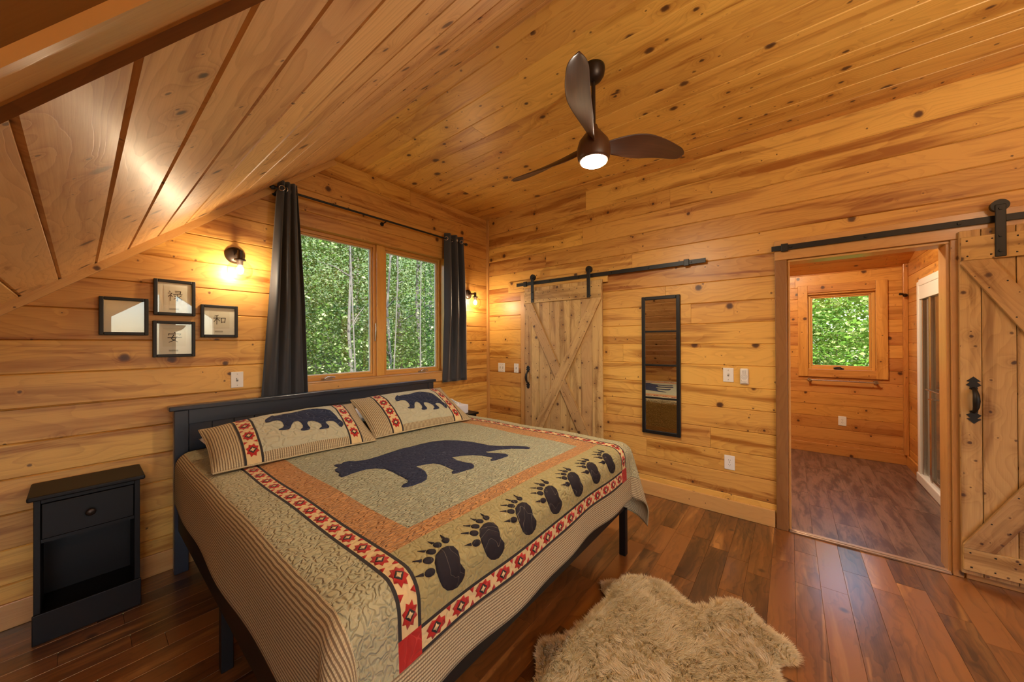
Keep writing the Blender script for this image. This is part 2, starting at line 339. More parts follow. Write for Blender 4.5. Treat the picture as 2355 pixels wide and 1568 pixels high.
# ------------------------------------------------------------------ boarded walls
def boards(mb,O,A,Vv,N,u0,u1,v0,v1,pitch,voff,holes=(),g=.0045,dep=.006,lens=(1.6,3.6),fixedjoint=None):
    O=Vector(O);A=Vector(A);Vv=Vector(Vv);N=Vector(N)
    P=lambda u,v,n: O+A*u+Vv*v+N*n
    k=math.floor((v0-voff)/pitch); va=voff+k*pitch
    while va<v1-1e-6:
        vb=va+pitch
        if 0<v1-vb<.045: vb=v1
        cuts=sorted({max(va,v0),min(vb,v1)}|{h for H_ in holes for h in (H_[2],H_[3]) if max(va,v0)<h<min(vb,v1)})
        joints=[]; u=u0+rng.uniform(.3,lens[1])
        while u<u1-.3: joints.append(u); u+=rng.uniform(*lens)
        tints=[(rng.random(),rng.random(),rng.uniform(0,60),rng.uniform(0,60)) for _ in range(len(joints)+1)]
        for ca,cb in zip(cuts[:-1],cuts[1:]):
            segs=[(u0,u1)]; vm=(ca+cb)/2
            for h in holes:
                if h[2]<vm<h[3]:
                    ns=[]
                    for a,b in segs:
                        if h[1]<=a or h[0]>=b: ns.append((a,b)); continue
                        if h[0]>a: ns.append((a,h[0]))
                        if h[1]<b: ns.append((h[1],b))
                    segs=ns
            for a,b in segs:
                pts=[a]+[j for j in joints if a<j<b]+[b]
                for p,q in zip(pts[:-1],pts[1:]):
                    ji=sum(1 for j in joints if j<=p+1e-9); tt=tints[min(ji,len(tints)-1)]
                    mb.t=tt[:2]; mb.off=(tt[2],tt[3])
                    lo=ca+g if abs(ca-va)<1e-9 else ca; hi=cb-g if abs(cb-vb)<1e-9 else cb
                    e=.0012; pa=p+(e if p in joints else 0); qa=q-(e if q in joints else 0)
                    mb.face([P(pa,lo,0),P(qa,lo,0),P(qa,hi,0),P(pa,hi,0)],[(pa,lo-va),(qa,lo-va),(qa,hi-va),(pa,hi-va)])
                    if lo>ca: mb.face([P(p,ca,-dep),P(q,ca,-dep),P(qa,lo,0),P(pa,lo,0)],[(p,ca-va),(q,ca-va),(q,lo-va),(p,lo-va)])
                    if hi<cb: mb.face([P(pa,hi,0),P(qa,hi,0),P(q,cb,-dep),P(p,cb,-dep)],[(p,hi-va),(q,hi-va),(q,cb-va),(p,cb-va)])
                    if pa>p: mb.face([P(p,lo,-.004),P(pa,lo,0),P(pa,hi,0),P(p,hi,-.004)],[(p,lo-va),(pa,lo-va),(pa,hi-va),(p,hi-va)])
                    if qa<q: mb.face([P(qa,lo,0),P(q,lo,-.004),P(q,hi,-.004),P(qa,hi,0)],[(qa,lo-va),(q,lo-va),(q,hi-va),(qa,hi-va)])
        va=vb
def clip(o,co,no):
    bm=bmesh.new(); bm.from_mesh(o.data)
    bmesh.ops.bisect_plane(bm,geom=bm.verts[:]+bm.edges[:]+bm.faces[:],plane_co=co,plane_no=no,clear_outer=True)
    bm.to_mesh(o.data); bm.free()
PW=.185
# back wall
WX0,WX1,WZ0,WZ1=1.165,2.745,1.15,2.505
mb=MB(); boards(mb,(0,D,0),(1,0,0),(0,0,1),(0,-1,0),-1.2,W+.012,0,CZ+.014,PW,.0435,[(WX0,WX1,WZ0,WZ1)],lens=(6,9),g=.0055,dep=.0075)
o=obj('wall_back',mb,M['wall']); clip(o,(RX-.651*.016,D,CZ+.759*.016),(-.651,0,.759)); struct(o,'horizontal pine board wall behind the bed')
# right wall  (length axis along y)
DY0,DY1,DZ1=-.79,-.002,2.125
mb=MB(); boards(mb,(W,0,0),(0,1,0),(0,0,1),(-1,0,0),-3.0,D+.012,0,CZ+.014,PW,-.0035,[(DY0,DY1,-1,DZ1)],lens=(2.4,5.0),g=.0055,dep=.0075)
struct(obj('wall_right',mb,M['wall']),'horizontal pine board wall with the barn doors')
# main ceiling
mb=MB(); boards(mb,(0,0,CZ),(0,1,0),(1,0,0),(0,0,-1),-3.0,D+.016,RX,W+.016,.1805,1.525,lens=(3.5,7),g=.005,dep=.007)
boards(mb,(0,0,CZ),(0,1,0),(1,0,0),(0,0,-1),-3.0,-.6,-3.0,RX,.1805,1.525,lens=(3.5,7),g=.005,dep=.007)
struct(obj('ceiling',mb,M['ceil']),'flat knotty pine board ceiling')
# sloped ceiling: v = distance down from the ridge
s=Vector((-.7591,0,-.6510)); nrm=Vector((.6510,0,-.7591))
mb=MB(); boards(mb,(RX,0,CZ),(0,1,0),s,nrm,-.7,D+.02,0,3.5,.1715,1.994-11*.1715,lens=(6,9),g=.0075,dep=.010)
o=obj('ceiling_slope',mb,M['slope'])
vd=Vector((1,-1,SL)).normalized(); vn=Vector((-1,-1,0)).normalized()   # valley line through (RX,-.6,CZ)
clip(o,(RX,-.6,CZ),tuple(vn)); struct(o,'sloped wide pine board ceiling over the picture wall')
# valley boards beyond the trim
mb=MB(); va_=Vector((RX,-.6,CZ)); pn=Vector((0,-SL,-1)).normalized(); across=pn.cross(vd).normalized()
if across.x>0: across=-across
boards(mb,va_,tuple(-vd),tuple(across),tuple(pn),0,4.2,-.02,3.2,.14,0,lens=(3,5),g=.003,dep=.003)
o=obj('ceiling_valley',mb,M['shadepine']); clip(o,(0,-.6,0),(0,-1,0)); clip(o,(-3,0,0),(-1,0,0)); struct(o,'shade-toned sloped boards past the valley trim')
# valley trim
mb=MB(); a0=va_-vd*4.0; wv=(s.cross(nrm)).normalized(); inpl=vd.cross(nrm).normalized()
if inpl.y<0: inpl=-inpl
c=[va_-inpl*.080, va_+inpl*.004, a0+inpl*.004, a0-inpl*.080]
mb.newtint(); mb.off=(3.3,7.7)
poly=[p-nrm*.012 for p in c]
U=lambda p:((p-va_).dot(vd),(p-va_).dot(inpl))
P=[p for p in poly]; Q=[p+nrm*.0155 for p in poly]
for f in ([P[0],P[1],P[2],P[3]],[Q[3],Q[2],Q[1],Q[0]],[P[1],Q[1],Q[2],P[2]],[P[0],P[3],Q[3],Q[0]]): mb.face(f,[U(p) for p in f])
struct(obj('trim_1',mb,M['trim'],bevel=.004),'pine trim board along the ceiling valley')
# trim along slope on back wall
mb=MB(); mb.newtint(); e0=Vector((RX,D,CZ)); e1=e0+s*3.3; dn=Vector((.651,0,-.759))
def strip(mb,a,b,wdir,w,n,th,o=0.0):
    a=Vector(a);b=Vector(b);wd=Vector(wdir);n=Vector(n); ax=(b-a).normalized()
    P=[a+n*o,b+n*o,b+n*o+wd*w,a+n*o+wd*w]; Q=[p+n*th for p in P]
    U=lambda p:((p-a).dot(ax),(p-a).dot(wd)+(p-a).dot(n))
    for f in ([P[3],P[2],P[1],P[0]],Q,[P[0],P[1],Q[1],Q[0]],[P[1],P[2],Q[2],Q[1]],[P[2],P[3],Q[3],Q[2]],[P[3],P[0],Q[0],Q[3]]): mb.face(f,[U(p) for p in f])
strip(mb,e0,e1,dn,.042,(0,-1,0),.018,.001)
struct(obj('trim_2',mb,M['trim'],bevel=.003),'pine trim along the sloped edge of the back wall')
mb=MB(); mb.newtint(); strip(mb,(W-.03,D-.001,0),(W-.03,D-.001,CZ),(1,0,0),.029,(0,-1,0),.028)
struct(obj('trim_3',mb,M['trim'],bevel=.004),'vertical pine trim in the wall corner')
# baseboards
mb=MB(); mb.newtint(); mb.box((-1.2,D-.018,.0),(W-.03,D-.001,.135),ax=0); struct(obj('baseboard_back',mb,M['trim'],bevel=.004))
mb=MB(); mb.newtint(); mb.box((W-.018,.10,.0),(W-.001,D-.03,.135),ax=1); mb.newtint(); mb.box((W-.018,-3.0,.0),(W-.001,-.86,.135),ax=1); struct(obj('baseboard_right',mb,M['trim'],bevel=.004))
# walls that close the room behind and beside the camera
mb=MB(); boards(mb,(-1.2,0,0),(0,1,0),(0,0,1),(1,0,0),2.05,D,0,.95,PW,0); struct(obj('wall_left',mb,M['wall']))
mb=MB(); boards(mb,(-1.2,0,0),(0,1,0),(0,0,1),(1,0,0),1.2,2.05,0,1.8,PW,0); o=obj('wall_added_stub',mb,M['wall']); clip(o,(0,-.6,CZ),(0,SL,1)); struct(o)  # stub added to keep the bright knee wall out of the mirror
mb=MB(); boards(mb,(0,2.05,0),(1,0,0),(0,0,1),(0,-1,0),-3,-1.2,0,.95,PW,0); struct(obj('wall_knee',mb,M['wall']))
mb=MB(); boards(mb,(-3,0,0),(0,1,0),(0,0,1),(1,0,0),-3,2.05,0,CZ,PW,0); o=obj('wall_side',mb,M['wall']); clip(o,(0,-.6,CZ),(0,SL,1)); struct(o)
FW=[((.36,.55),(.97,.55),(.97,2.46),(.36,1.99)),((1.19,.55),(1.76,.55),(1.76,2.02),(1.19,2.46))]
FY=-3.0
mb=MB(); holes=[]
def topz(x):
    return 1.99+(x-.36)*.77 if x<1.08 else 2.46-(x-1.19)*.77
n=40
for (xa,xb) in ((.36,.97),(1.19,1.76)):
    for i in range(n):
        a=xa+(xb-xa)*i/n; b=xa+(xb-xa)*(i+1)/n; holes.append((a,b,.55,topz((a+b)/2)))
holes+= [(-2.2,-.6,.55,2.2)]
boards(mb,(0,FY,0),(1,0,0),(0,0,1),(0,1,0),-3,W,0,CZ,PW,0,holes); struct(obj('wall_front',mb,M['wall']),'board wall behind the camera with gable glazing')
mb=MB(); mb.box((-3.1,FY-.06,CZ+.06),(W+.16,D+.17,CZ+.10))  # unseen backing boxes added to stop sun leaking through board seams
for a_,b_,c_,d_ in ((FY,DY0-.03,0,CZ+.05),(DY1+.03,D+.03,0,CZ+.05),(DY0-.03,DY1+.03,DZ1+.03,CZ+.05)): mb.box((W+.018,a_,c_),(W+.026,b_,d_))
for a_,b_,c_,d_ in ((-1.25,WX0-.03,0,CZ+.05),(WX1+.03,W+.03,0,CZ+.05),(WX0-.03,WX1+.03,WZ1+.03,CZ+.05),(WX0-.03,WX1+.03,0,WZ0-.03)): mb.box((a_,D+.024,c_),(b_,D+.032,d_))
mb.box((-3.1,FY-.06,-.1),(-3.03,2.2,CZ+.1)); mb.box((-3.1,2.10,-.1),(-1.25,2.14,1.1)); mb.box((-1.29,2.10,-.1),(-1.23,D+.1,1.1))
struct(obj('light_leak_shell',mb,M['shadepine']))
# floors
def planks(mb,x0,x1,y0,y1,wd,yoff,z,lens,g=.0012,dep=.0018):
    boards(mb,(0,0,z),(1,0,0),(0,1,0),(0,0,1),x0,x1,y0,y1,wd,yoff,(),g,dep,lens)
mb=MB(); planks(mb,-3,W+.02,FY,D,.122,-.016,0,(.35,1.25)); struct(obj('floor',mb,M['floor']),'glossy brown acacia plank floor')
BX=6.22
mb=MB(); planks(mb,W+.02,BX,-2.2,1.2,.15,.02,.004,(.8,1.3),.001,.0015); struct(obj('floor_bathroom',mb,M['bfloor']),'dark rustic plank floor of the bathroom')

# ------------------------------------------------------------------ bathroom beyond the doorway
BW=(-.19,-.837,1.123,2.128)
mb=MB(); boards(mb,(BX,0,0),(0,1,0),(0,0,1),(-1,0,0),-2.2,1.2,0,2.7,.158,.02,[(BW[1],BW[0],BW[2],BW[3])]); struct(obj('wall_bathroom_far',mb,M['bath']),'orange pine board wall around the bathroom window')
mb=MB(); boards(mb,(0,1.2,0),(1,0,0),(0,0,1),(0,-1,0),W+.12,BX,0,3.2,.158,.02); struct(obj('wall_bathroom_side',mb,M['bath']))
mb=MB(); boards(mb,(0,-1.10,0),(1,0,0),(0,0,1),(0,1,0),5.62,BX,0,3.0,.158,.05,lens=(.9,1.6)); boards(mb,(0,-1.10,0),(1,0,0),(0,0,1),(0,1,0),W+.12,5.62,2.15,3.2,.158,.05,lens=(.9,1.6)); struct(obj('wall_bathroom_shower',mb,M['bath']),'pine boards beside and above the shower')
mb=MB(); boards(mb,(W+.12,0,0),(0,1,0),(0,0,1),(1,0,0),-2.2,1.2,0,3.3,.158,.02,[(DY0,DY1,-1,DZ1)]); struct(obj('wall_bathroom_near',mb,M['bath']))
mb=MB(); sl2=Vector((-1,0,.28)).normalized(); boards(mb,(BX,0,2.40),(0,1,0),tuple(sl2),tuple(Vector((-.28,0,-1)).normalized()),-2.2,1.2,0,2.85,.158,0,lens=(1.5,3)); struct(obj('ceiling_bathroom',mb,M['bath']),'sloped pine ceiling of the bathroom')
mb=MB(); boards(mb,(0,-2.2,0),(1,0,0),(0,0,1),(0,1,0),W+.12,BX,0,3.3,.158,.05); struct(obj('wall_bathroom_end',mb,M['bath']))
mb=MB(); mb.newtint(); mb.box((BX-.016,-1.10,.004),(BX-.001,1.2,.13),ax=1); mb.newtint(); mb.box((5.62,-1.099,.004),(BX-.016,-1.08,.13),ax=0); struct(obj('baseboard_bathroom',mb,M['bath'],bevel=.003))
mb=MB(); mb.newtint(); mb.box((BX-.06,-1.099,.13),(BX-.001,-1.06,2.62),ax=2); struct(obj('trim_4',mb,M['bath'],bevel=.004),'corner post trim in the bathroom')
# window 2 with casing
def jambs(mb,O,A,N,u0,u1,v0,v1,depth,th=.02):
    """four reveal boards, running from the wall face back by depth"""
    O=Vector(O);A=Vector(A);N=Vector(N);Z=Vector((0,0,1))
    def bx(ua,ub,va,vb):
        pts=[O+A*u+Z*v for u,v in ((ua,va),(ub,va),(ub,vb),(ua,vb))]; mb.newtint()
        mb.ax=None; ax=A if ub-ua>vb-va else Z; mb.ax=[abs(c) for c in ax].index(max(abs(c) for c in ax))
        mb.prism([q_-N*.002 for q_ in pts],-N,depth-.002)
    bx(u0-th,u0,v0-th,v1+th); bx(u1,u1+th,v0-th,v1+th); bx(u0,u1,v1,v1+th); bx(u0,u1,v0-th,v0)
def ring(mb,O,A,N,u0,u1,v0,v1,w,n0,n1,wb=None):
    """rectangular frame, outer bounds u0..v1, member width w, from n0 to n1 along N"""
    O=Vector(O);A=Vector(A);N=Vector(N);Z=Vector((0,0,1)); wb=wb or w
    for ua,ub,va,vb in ((u0,u0+w,v0,v1),(u1-w,u1,v0,v1),(u0+w,u1-w,v1-w,v1),(u0+w,u1-w,v0,v0+wb)):
        pts=[O+A*u+Z*v+N*n0 for u,v in ((ua,va),(ub,va),(ub,vb),(ua,vb))]; mb.newtint()
        ax=A if ub-ua>vb-va else Z; mb.ax=[abs(c) for c in ax].index(max(abs(c) for c in ax))
        mb.prism(pts,N,n1-n0)
def root(name,loc,label=None):
    o=bpy.data.objects.new(name,None); COL.objects.link(o); o.location=loc; BASE[o.name]=Vector(loc); o['kind']='structure'
    if label: o['label']=label
    return o
O=(BX,0,0); A=(0,1,0); N=(-1,0,0)
w2=root('window_2',(BX,-.5,1.1),'bathroom window with a pine casing')
mb=MB(); jambs(mb,O,A,N,BW[1],BW[0],BW[2],BW[3],.14); obj('jamb',mb,M['bath'],w2,flip='auto')
mb=MB(); ring(mb,O,A,N,BW[1]-.103,BW[0]+.103,BW[2]-.103,BW[3]+.125,.103,.0005,.019); obj('casing',mb,M['bath'],w2,.003,flip='auto')
mb=MB(); ring(mb,O,A,N,BW[1],BW[0],BW[2],BW[3],.032,-.075,-.045); ring(mb,O,A,N,BW[1]+.032,BW[0]-.032,BW[2]+.032,BW[3]-.032,.02,-.09,-.062); obj('sash',mb,M['jambwood'],w2,.003,flip='auto')
mb=MB(); mb.box((BX+.08,BW[1]+.045,BW[2]+.045),(BX+.083,BW[0]-.045,BW[3]-.045)); obj('glass',mb,M['glass'],w2)
def crank(name,parent,c,A,N,mat):
    mb=MB(); c=Vector(c);A=Vector(A);N=Vector(N);Z=Vector((0,0,1))
    pts=[c+A*a+N*n for a,n in ((-.05,0),(.05,0),(.035,.028),(-.035,.028))]; mb.prism(pts,Z,.016)
    mb.tube([c+A*-.03+N*.03+Z*.014,c+A*-.01+N*.042+Z*.03,c+A*.03+N*.042+Z*.026,c+A*.055+N*.04+Z*.018],[.007,.006,.006,.008],8)
    return obj(name,mb,mat,parent,flip='auto')
crank('crank_handle',w2,(BX+.04,-.5,BW[2]+.001),(0,1,0),(-1,0,0),M['bronze'])
# towel bar
tb=thing('towel_bar',(BX,-.52,.98),'thin nickel towel bar mounted below the bathroom window','towel bar')
mb=MB()
mb.tube([(BX-.062,-.185,.978),(BX-.062,-.85,.978)],.008,12); obj('bar',mb,M['chrome'],tb)
for y in (-.205,-.83):
    mb=MB(); mb.cyl((BX-.001,y,.978),(BX-.012,y,.978),.024); mb.cyl((BX-.012,y,.978),(BX-.07,y,.978),.011); obj('bracket',mb,M['chrome'],tb,flip='auto')
rh=thing('robe_hook',(BX-.03,-1.04,2.04),'small bronze robe hook on the bathroom corner post','hook')
mb=MB(); mb.cyl((BX-.061,-1.075,2.04),(BX-.07,-1.075,2.04),.02); mb.tube([(BX-.07,-1.075,2.04),(BX-.12,-1.06,2.045),(BX-.15,-1.02,2.05)],[.010,.009,.016],12); obj('hook_arm',mb,M['bronze'],rh,flip='auto')
# shower
SY=-1.07
sh=thing('shower_enclosure',(4.9,SY,0),'framed glass shower with white rail seen through the doorway','shower')
mb=MB(); mb.box((3.75,SY-.10,.004),(5.62,SY+.02,.10)); obj('threshold_curb',mb,M['white'],sh,.01)
mb=MB(); mb.box((5.53,SY-.06,.10),(5.60,SY+.012,2.12)); mb.box((3.75,SY-.06,2.07),(5.53,SY+.012,2.14)); obj('outer_frame',mb,M['white'],sh,.006)
mb=MB(); mb.box((3.75,SY-.045,1.93),(5.53,SY+.008,2.07)); obj('header_rail',mb,M['white'],sh,.004)
mb=MB(); mb.box((5.22,SY-.04,.10),(5.27,SY-.005,1.93)); mb.box((5.49,SY-.04,.10),(5.53,SY-.005,1.93)); mb.box((3.75,SY-.04,.10),(5.22,SY-.01,.125)); obj('glass_frame',mb,M['chrome'],sh,.003)
mb=MB(); mb.box((3.75,SY-.028,.12),(5.22,SY-.022,1.93)); obj('glass_door',mb,M['shglass'],sh)
mb=MB(); mb.box((5.27,SY-.028,.12),(5.49,SY-.022,1.93)); obj('fixed_glass',mb,M['shglass'],sh)
mb=MB(); mb.tube([(5.12,SY-.02,.93),(5.10,SY+.03,.935),(4.98,SY+.03,.95)],.009,10); mb.tube([(5.2,SY-.01,1.02),(5.2,SY+.03,1.02),(4.6,SY+.03,1.02)],.007,10); obj('pull_handle',mb,M['chrome'],sh)
mb=MB(); mb.box((3.75,-2.15,.02),(5.6,-2.12,2.2)); mb.box((5.58,-2.12,.02),(5.61,SY-.1,2.2)); mb.box((3.70,-2.12,.02),(3.75,SY-.1,2.2)); mb.box((3.75,-2.12,.004),(5.58,SY-.1,.06)); obj('tub_wall',mb,M['white'],sh)

# ------------------------------------------------------------------ double window
O=(0,D,0); A=(1,0,0); N=(0,-1,0)
w1=root('window_1',(1.95,D,1.15),'double casement window behind the bed looking into trees')
mb=MB(); jambs(mb,O,A,N,WX0,WX1,WZ0,WZ1,.17); obj('jamb',mb,M['jambwood'],w1,flip='auto')
mb=MB(); mb.newtint(); mb.box((WX0-.03,D-.022,WZ0-.10),(WX1+.0,D-.0008,WZ0-.0015),ax=0); mb.newtint(); mb.box((WX0-.0,D-.018,WZ0-.0015),(WX1,D+.17,WZ0+.012),ax=0); obj('stool',mb,M['trim'],w1,.004)
mb=MB(); mb.newtint(); mb.box((1.905,D+.055,WZ0+.012),(1.985,D+.15,WZ1),ax=2); obj('mullion',mb,M['jambwood'],w1,.004)
for (a,b,cx) in ((WX0,1.905,1.42),(1.985,WX1,2.47)):
    mb=MB(); ring(mb,O,A,N,a,b,WZ0+.012,WZ1,.030,-.13,-.075); ring(mb,O,A,N,a+.030,b-.030,WZ0+.042,WZ1-.03,.018,-.13,-.09); sa=obj('sash',mb,M['jambwood'],w1,.003,flip='auto')
    mb=MB(); ring(mb,O,A,N,a+.048,b-.048,WZ0+.06,WZ1-.048,.007,-.118,-.106); obj('glazing_bead',mb,M['white'],sa,flip='auto')
    mb=MB(); mb.box((a+.05,D+.114,WZ0+.062),(b-.05,D+.117,WZ1-.05)); obj('glass',mb,M['glass'],sa)
    crank('crank_handle',w1,(cx,D+.075,WZ0+.0135),(1,0,0),(0,-1,0),M['chrome'])
mb=MB(); mb.tube([(1.893,D+.066,1.52),(1.893,D+.058,1.58),(1.893,D+.052,1.66),(1.893,D+.058,1.70)],[.006,.005,.005,.004],8); obj('sash_lock',mb,M['chrome'],w1)
# gable glazing behind the camera
w3=root('window_3',(1.06,FY,.55),'gable glazing behind the camera')
mb=MB()
for poly in FW:
    k=len(poly)
    for i in range(k):
        a=Vector((poly[i][0],FY-.08,poly[i][1])); b=Vector((poly[(i+1)%k][0],FY-.08,poly[(i+1)%k][1])); mb.newtint()
        mb.prism([a,b,b+Vector((0,.12,0)),a+Vector((0,.12,0))],Vector((0,1,0)).cross(b-a),.05)
mb.newtint(); mb.box((.97,FY-.08,.5),(1.19,FY+.02,2.6),ax=2); obj('frame',mb,M['trim'],w3,flip='auto')
mb=MB()
for poly in FW: mb.face([(x,FY-.05,z) for x,z in poly])
mb.face([(-2.2,FY-.05,.55),(-.6,FY-.05,.55),(-.6,FY-.05,2.2),(-2.2,FY-.05,2.2)]); obj('glass',mb,M['glass'],w3)

# ------------------------------------------------------------------ doorway
d1=root('door_1',(W,-.4,0),'doorway to the bathroom')
mb=MB(); mb.newtint(); mb.box((W-.004,DY1,0),(W+.14,DY1+.018,DZ1),ax=2); mb.newtint(); mb.box((W-.004,DY0-.018,0),(W+.14,DY0,DZ1),ax=2); mb.newtint(); mb.box((W-.004,DY0-.018,DZ1),(W+.14,DY1+.018,DZ1+.018),ax=1); obj('jamb',mb,M['trim'],d1,.003)
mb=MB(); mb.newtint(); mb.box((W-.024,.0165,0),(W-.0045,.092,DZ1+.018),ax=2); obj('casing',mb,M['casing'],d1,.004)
mb=MB(); mb.newtint(); mb.box((W-.024,-.85,0),(W-.0045,-.806,DZ1+.018),ax=2); obj('casing',mb,M['trim'],d1,.004)
mb=MB(); mb.box((W-.03,-.80,.001),(W+.03,.012,.012)); mb.box((W-.012,-.80,.012),(W+.012,.012,.016)); obj('threshold',mb,simple('bronze_threshold',(.42,.29,.20),.36,metal=.6),d1,.003)
mb=MB(); mb.newtint(); mb.box((W-.026,-2.4,DZ1+.0185),(W-.001,.094,DZ1+.175),ax=1); struct(obj('trim_5',mb,M['trim'],bevel=.004),'pine header board behind the doorway track')
mb=MB(); mb.newtint(); mb.box((W-.026,1.50,2.135),(W-.001,2.855,2.272),ax=1); struct(obj('trim_6',mb,M['wall'],bevel=.003),'pine header board behind the closet track')

# ------------------------------------------------------------------ barn doors
def barn_door(name,label,y0,y1,z0,z1,xw,plank_edges,style,handle_y,handle_z,straps,right_handed):
    """door hangs in front of the wall: front face at x=xw, thickness toward the wall"""
    t=thing(name,(xw+.02,(y0+y1)/2,z0),label,'barn door')
    e=[y0]+plank_edges+[y1]
    mb=MB()
    for a,b in zip(e[:-1],e[1:]):
        mb.newtint(); mb.box((xw,a+.0012,z0),(xw+.02,b-.0012,z1),ax=2)
    obj('plank_panel',mb,M['alder'],t,.0035)
    xr=xw-.02; rw=.145; nail=MB()
    for nm,za,zb in (('top_rail',z1-.045-rw,z1-.045),('bottom_rail',z0+.03,z0+.03+rw*.95)):
        mb=MB(); mb.newtint(); mb.box((xr,y0+.004,za),(xw-.0003,y1-.004,zb),ax=1); obj(nm,mb,M['alder'],t,.003)
        k=max(6,int((y1-y0)/.09))
        for i in range(k+1):
            y=y0+.03+(y1-y0-.06)*i/k
            for z in (za+.025,zb-.025): nail.cyl((xr-.0012,y+rng.uniform(-.01,.01),z),(xr+.002,y,z),.0045,8)
    zt=z1-.045-rw; zb=z0+.03+rw*.95
    def brace(p,q,w,x0,nm):
        p=Vector(p);q=Vector(q); dr=(q-p).normalized(); pr=Vector((0,-dr.z,dr.y)) 
        if style=='x' or style=='z': pass
        L=[p+pr*w/2,p-pr*w/2,q-pr*w/2,q+pr*w/2]
        # clip to the field between rails and edges
        poly=[(v.y,v.z) for v in L]
        ext=.25; poly=[((p-dr*ext)+pr*w/2),((p-dr*ext)-pr*w/2),((q+dr*ext)-pr*w/2),((q+dr*ext)+pr*w/2)]; poly=[(v.y,v.z) for v in poly]
        def cut(poly,f):
            out=[]
            for i in range(len(poly)):
                a,b=poly[i],poly[(i+1)%len(poly)]; fa,fb=f(a),f(b)
                if fa>=0: out.append(a)
                if fa*fb<0: s_=fa/(fa-fb); out.append((a[0]+(b[0]-a[0])*s_,a[1]+(b[1]-a[1])*s_))
            return out
        for f in (lambda a:a[0]-(y0+.004),lambda a:(y1-.004)-a[0],lambda a:a[1]-(zb+.0005),lambda a:(zt-.0005)-a[1]): poly=cut(poly,f)
        mb=MB(); mb.newtint()
        pts=[Vector((x0,a,b)) for a,b in poly]; bk=[v+Vector((.0195,0,0)) for v in pts]
        Uf=lambda v:((v-p).dot(dr),(v-p).dot(pr)+v.x)
        mb.face(pts,[Uf(v) for v in pts]); mb.face(bk[::-1],[Uf(v) for v in bk[::-1]])
        for i in range(len(pts)):
            j=(i+1)%len(pts); f=[pts[i],bk[i],bk[j],pts[j]]; mb.face(f,[Uf(v) for v in f])
        obj(nm,mb,M['alder'],t,.003,flip='auto',weld=True)
        ln=(q-p).length
        for i in range(9):
            for sgn in (-1,1):
                c=p+dr*ln*(.08+.84*i/8)+pr*sgn*w*.33
                if zb+.02<c.z<zt-.02: nail.cyl((x0-.0012,c.y,c.z),(x0+.002,c.y,c.z),.0042,8)
    if style=='x':
        brace((0,y0+.07,zt-.02),(0,y1-.07,zb+.02),.115,xr-.004,'brace')    # upper far, drawn below
        brace((0,y1-.07,zt-.02),(0,y0+.07,zb+.02),.115,xr-.0,'brace')
    else:
        ym=y1-.0; zm=(zt+zb)/2
        brace((0,y1-.02,zt-.06),(0,y0-.05,zm+.12),.16,xr,'brace')
        brace((0,y1-.02,zb+.06),(0,y0-.05,zm-.12),.16,xr,'brace')
    obj('nail_heads',nail,M['iron'],t,flip='auto')
    # arrow handle
    mb=MB(); hx=xw-.001; hy=handle_y; hz=handle_z; Lh=.145
    def spear(zc,dirn):
        pr=[(0,.054),(.028,.024),(.013,.021),(.030,.0),(.014,-.010),(.017,-.024),(0,-.030)]
        poly=[(hy+a,zc+dirn*b) for a,b in pr]+[(hy-a,zc+dirn*b) for a,b in pr[-2:0:-1]]
        mb.prism([Vector((hx,a,b)) for a,b in poly],(-1,0,0),.004)
    spear(hz+.092,1); spear(hz-.092,-1)
    mb.tube([(hx-.003,hy,hz+.074),(hx-.022,hy,hz+.062),(hx-.040,hy,hz+.036),(hx-.046,hy,hz),(hx-.040,hy,hz-.036),(hx-.022,hy,hz-.062),(hx-.003,hy,hz-.074)],[.009,.011,.014,.016,.014,.011,.009],10)
    obj('pull_handle',mb,M['iron'],t,flip='auto')
    for y in straps:
        mb=MB(); xs=xr-.001; zw=z1+.122
        mb.box((xs-.008,y-.021,z1-.185),(xs-.0005,y+.021,zw+.005)); st=obj('hanger_strap',mb,M['iron'],t,.004)
        mb=MB()
        for z in (z1-.15,z1-.06,zw-.02): mb.cyl((xs-.008,y,z),(xs-.014,y,z),.0095,6)
        obj('bolt',mb,M['iron'],st,flip='auto')
        mb=MB(); mb.cyl((xs-.002,y,zw),(xs+.024,y,zw),.036,28); obj('roller_wheel',mb,M['iron'],st,.004,flip='auto')
    return t
def track(name,label,y0,y1,z,xw,stops):
    t=thing(name,(xw,(y0+y1)/2,z),label,'sliding door track')
    mb=MB(); mb.box((xw-.004,y0,z-.020),(xw+.004,y1,z+.020)); obj('flat_rail',mb,M['iron'],t,.0015)
    k=int((y1-y0)/.42)
    for i in range(k+1):
        y=y0+.12+(y1-y0-.24)*i/k
        mb=MB(); mb.cyl((W-.0265,y,z),(xw-.004,y,z),.010,10); mb.cyl((xw-.004,y,z),(xw-.010,y,z),.0085,6); obj('spacer_bolt',mb,M['iron'],t,flip='auto')
    for y in stops:
        mb=MB(); mb.box((xw-.012,y-.022,z-.030),(xw+.011,y+.022,z+.030)); obj('end_stop',mb,M['iron'],t,.003)
    return t
xw1=W-.052
barn_door('barn_door','closet barn door with a full X brace beside the mirror',1.548,2.572,.02,2.165,xw1,[1.668,1.802,1.937,2.068,2.203,2.351,2.473],'x',2.521,1.071,(2.436,1.694),True)
track('door_track','black steel track above the X braced barn door',.579,2.705,2.222,xw1+.012,(2.57,.735))
xw2=W-.052
barn_door('barn_door','barn door beside the bathroom doorway with a large black arrow handle',-1.90,-.832,.045,2.185,xw2,[-1.77,-1.62,-1.49,-1.335,-1.19,-1.047,-.919],'x',-.885,1.13,(-.985,-1.70),False)
track('door_track','black steel track above the bathroom doorway',-2.2,.112,2.236,xw2+.012,(.03,))

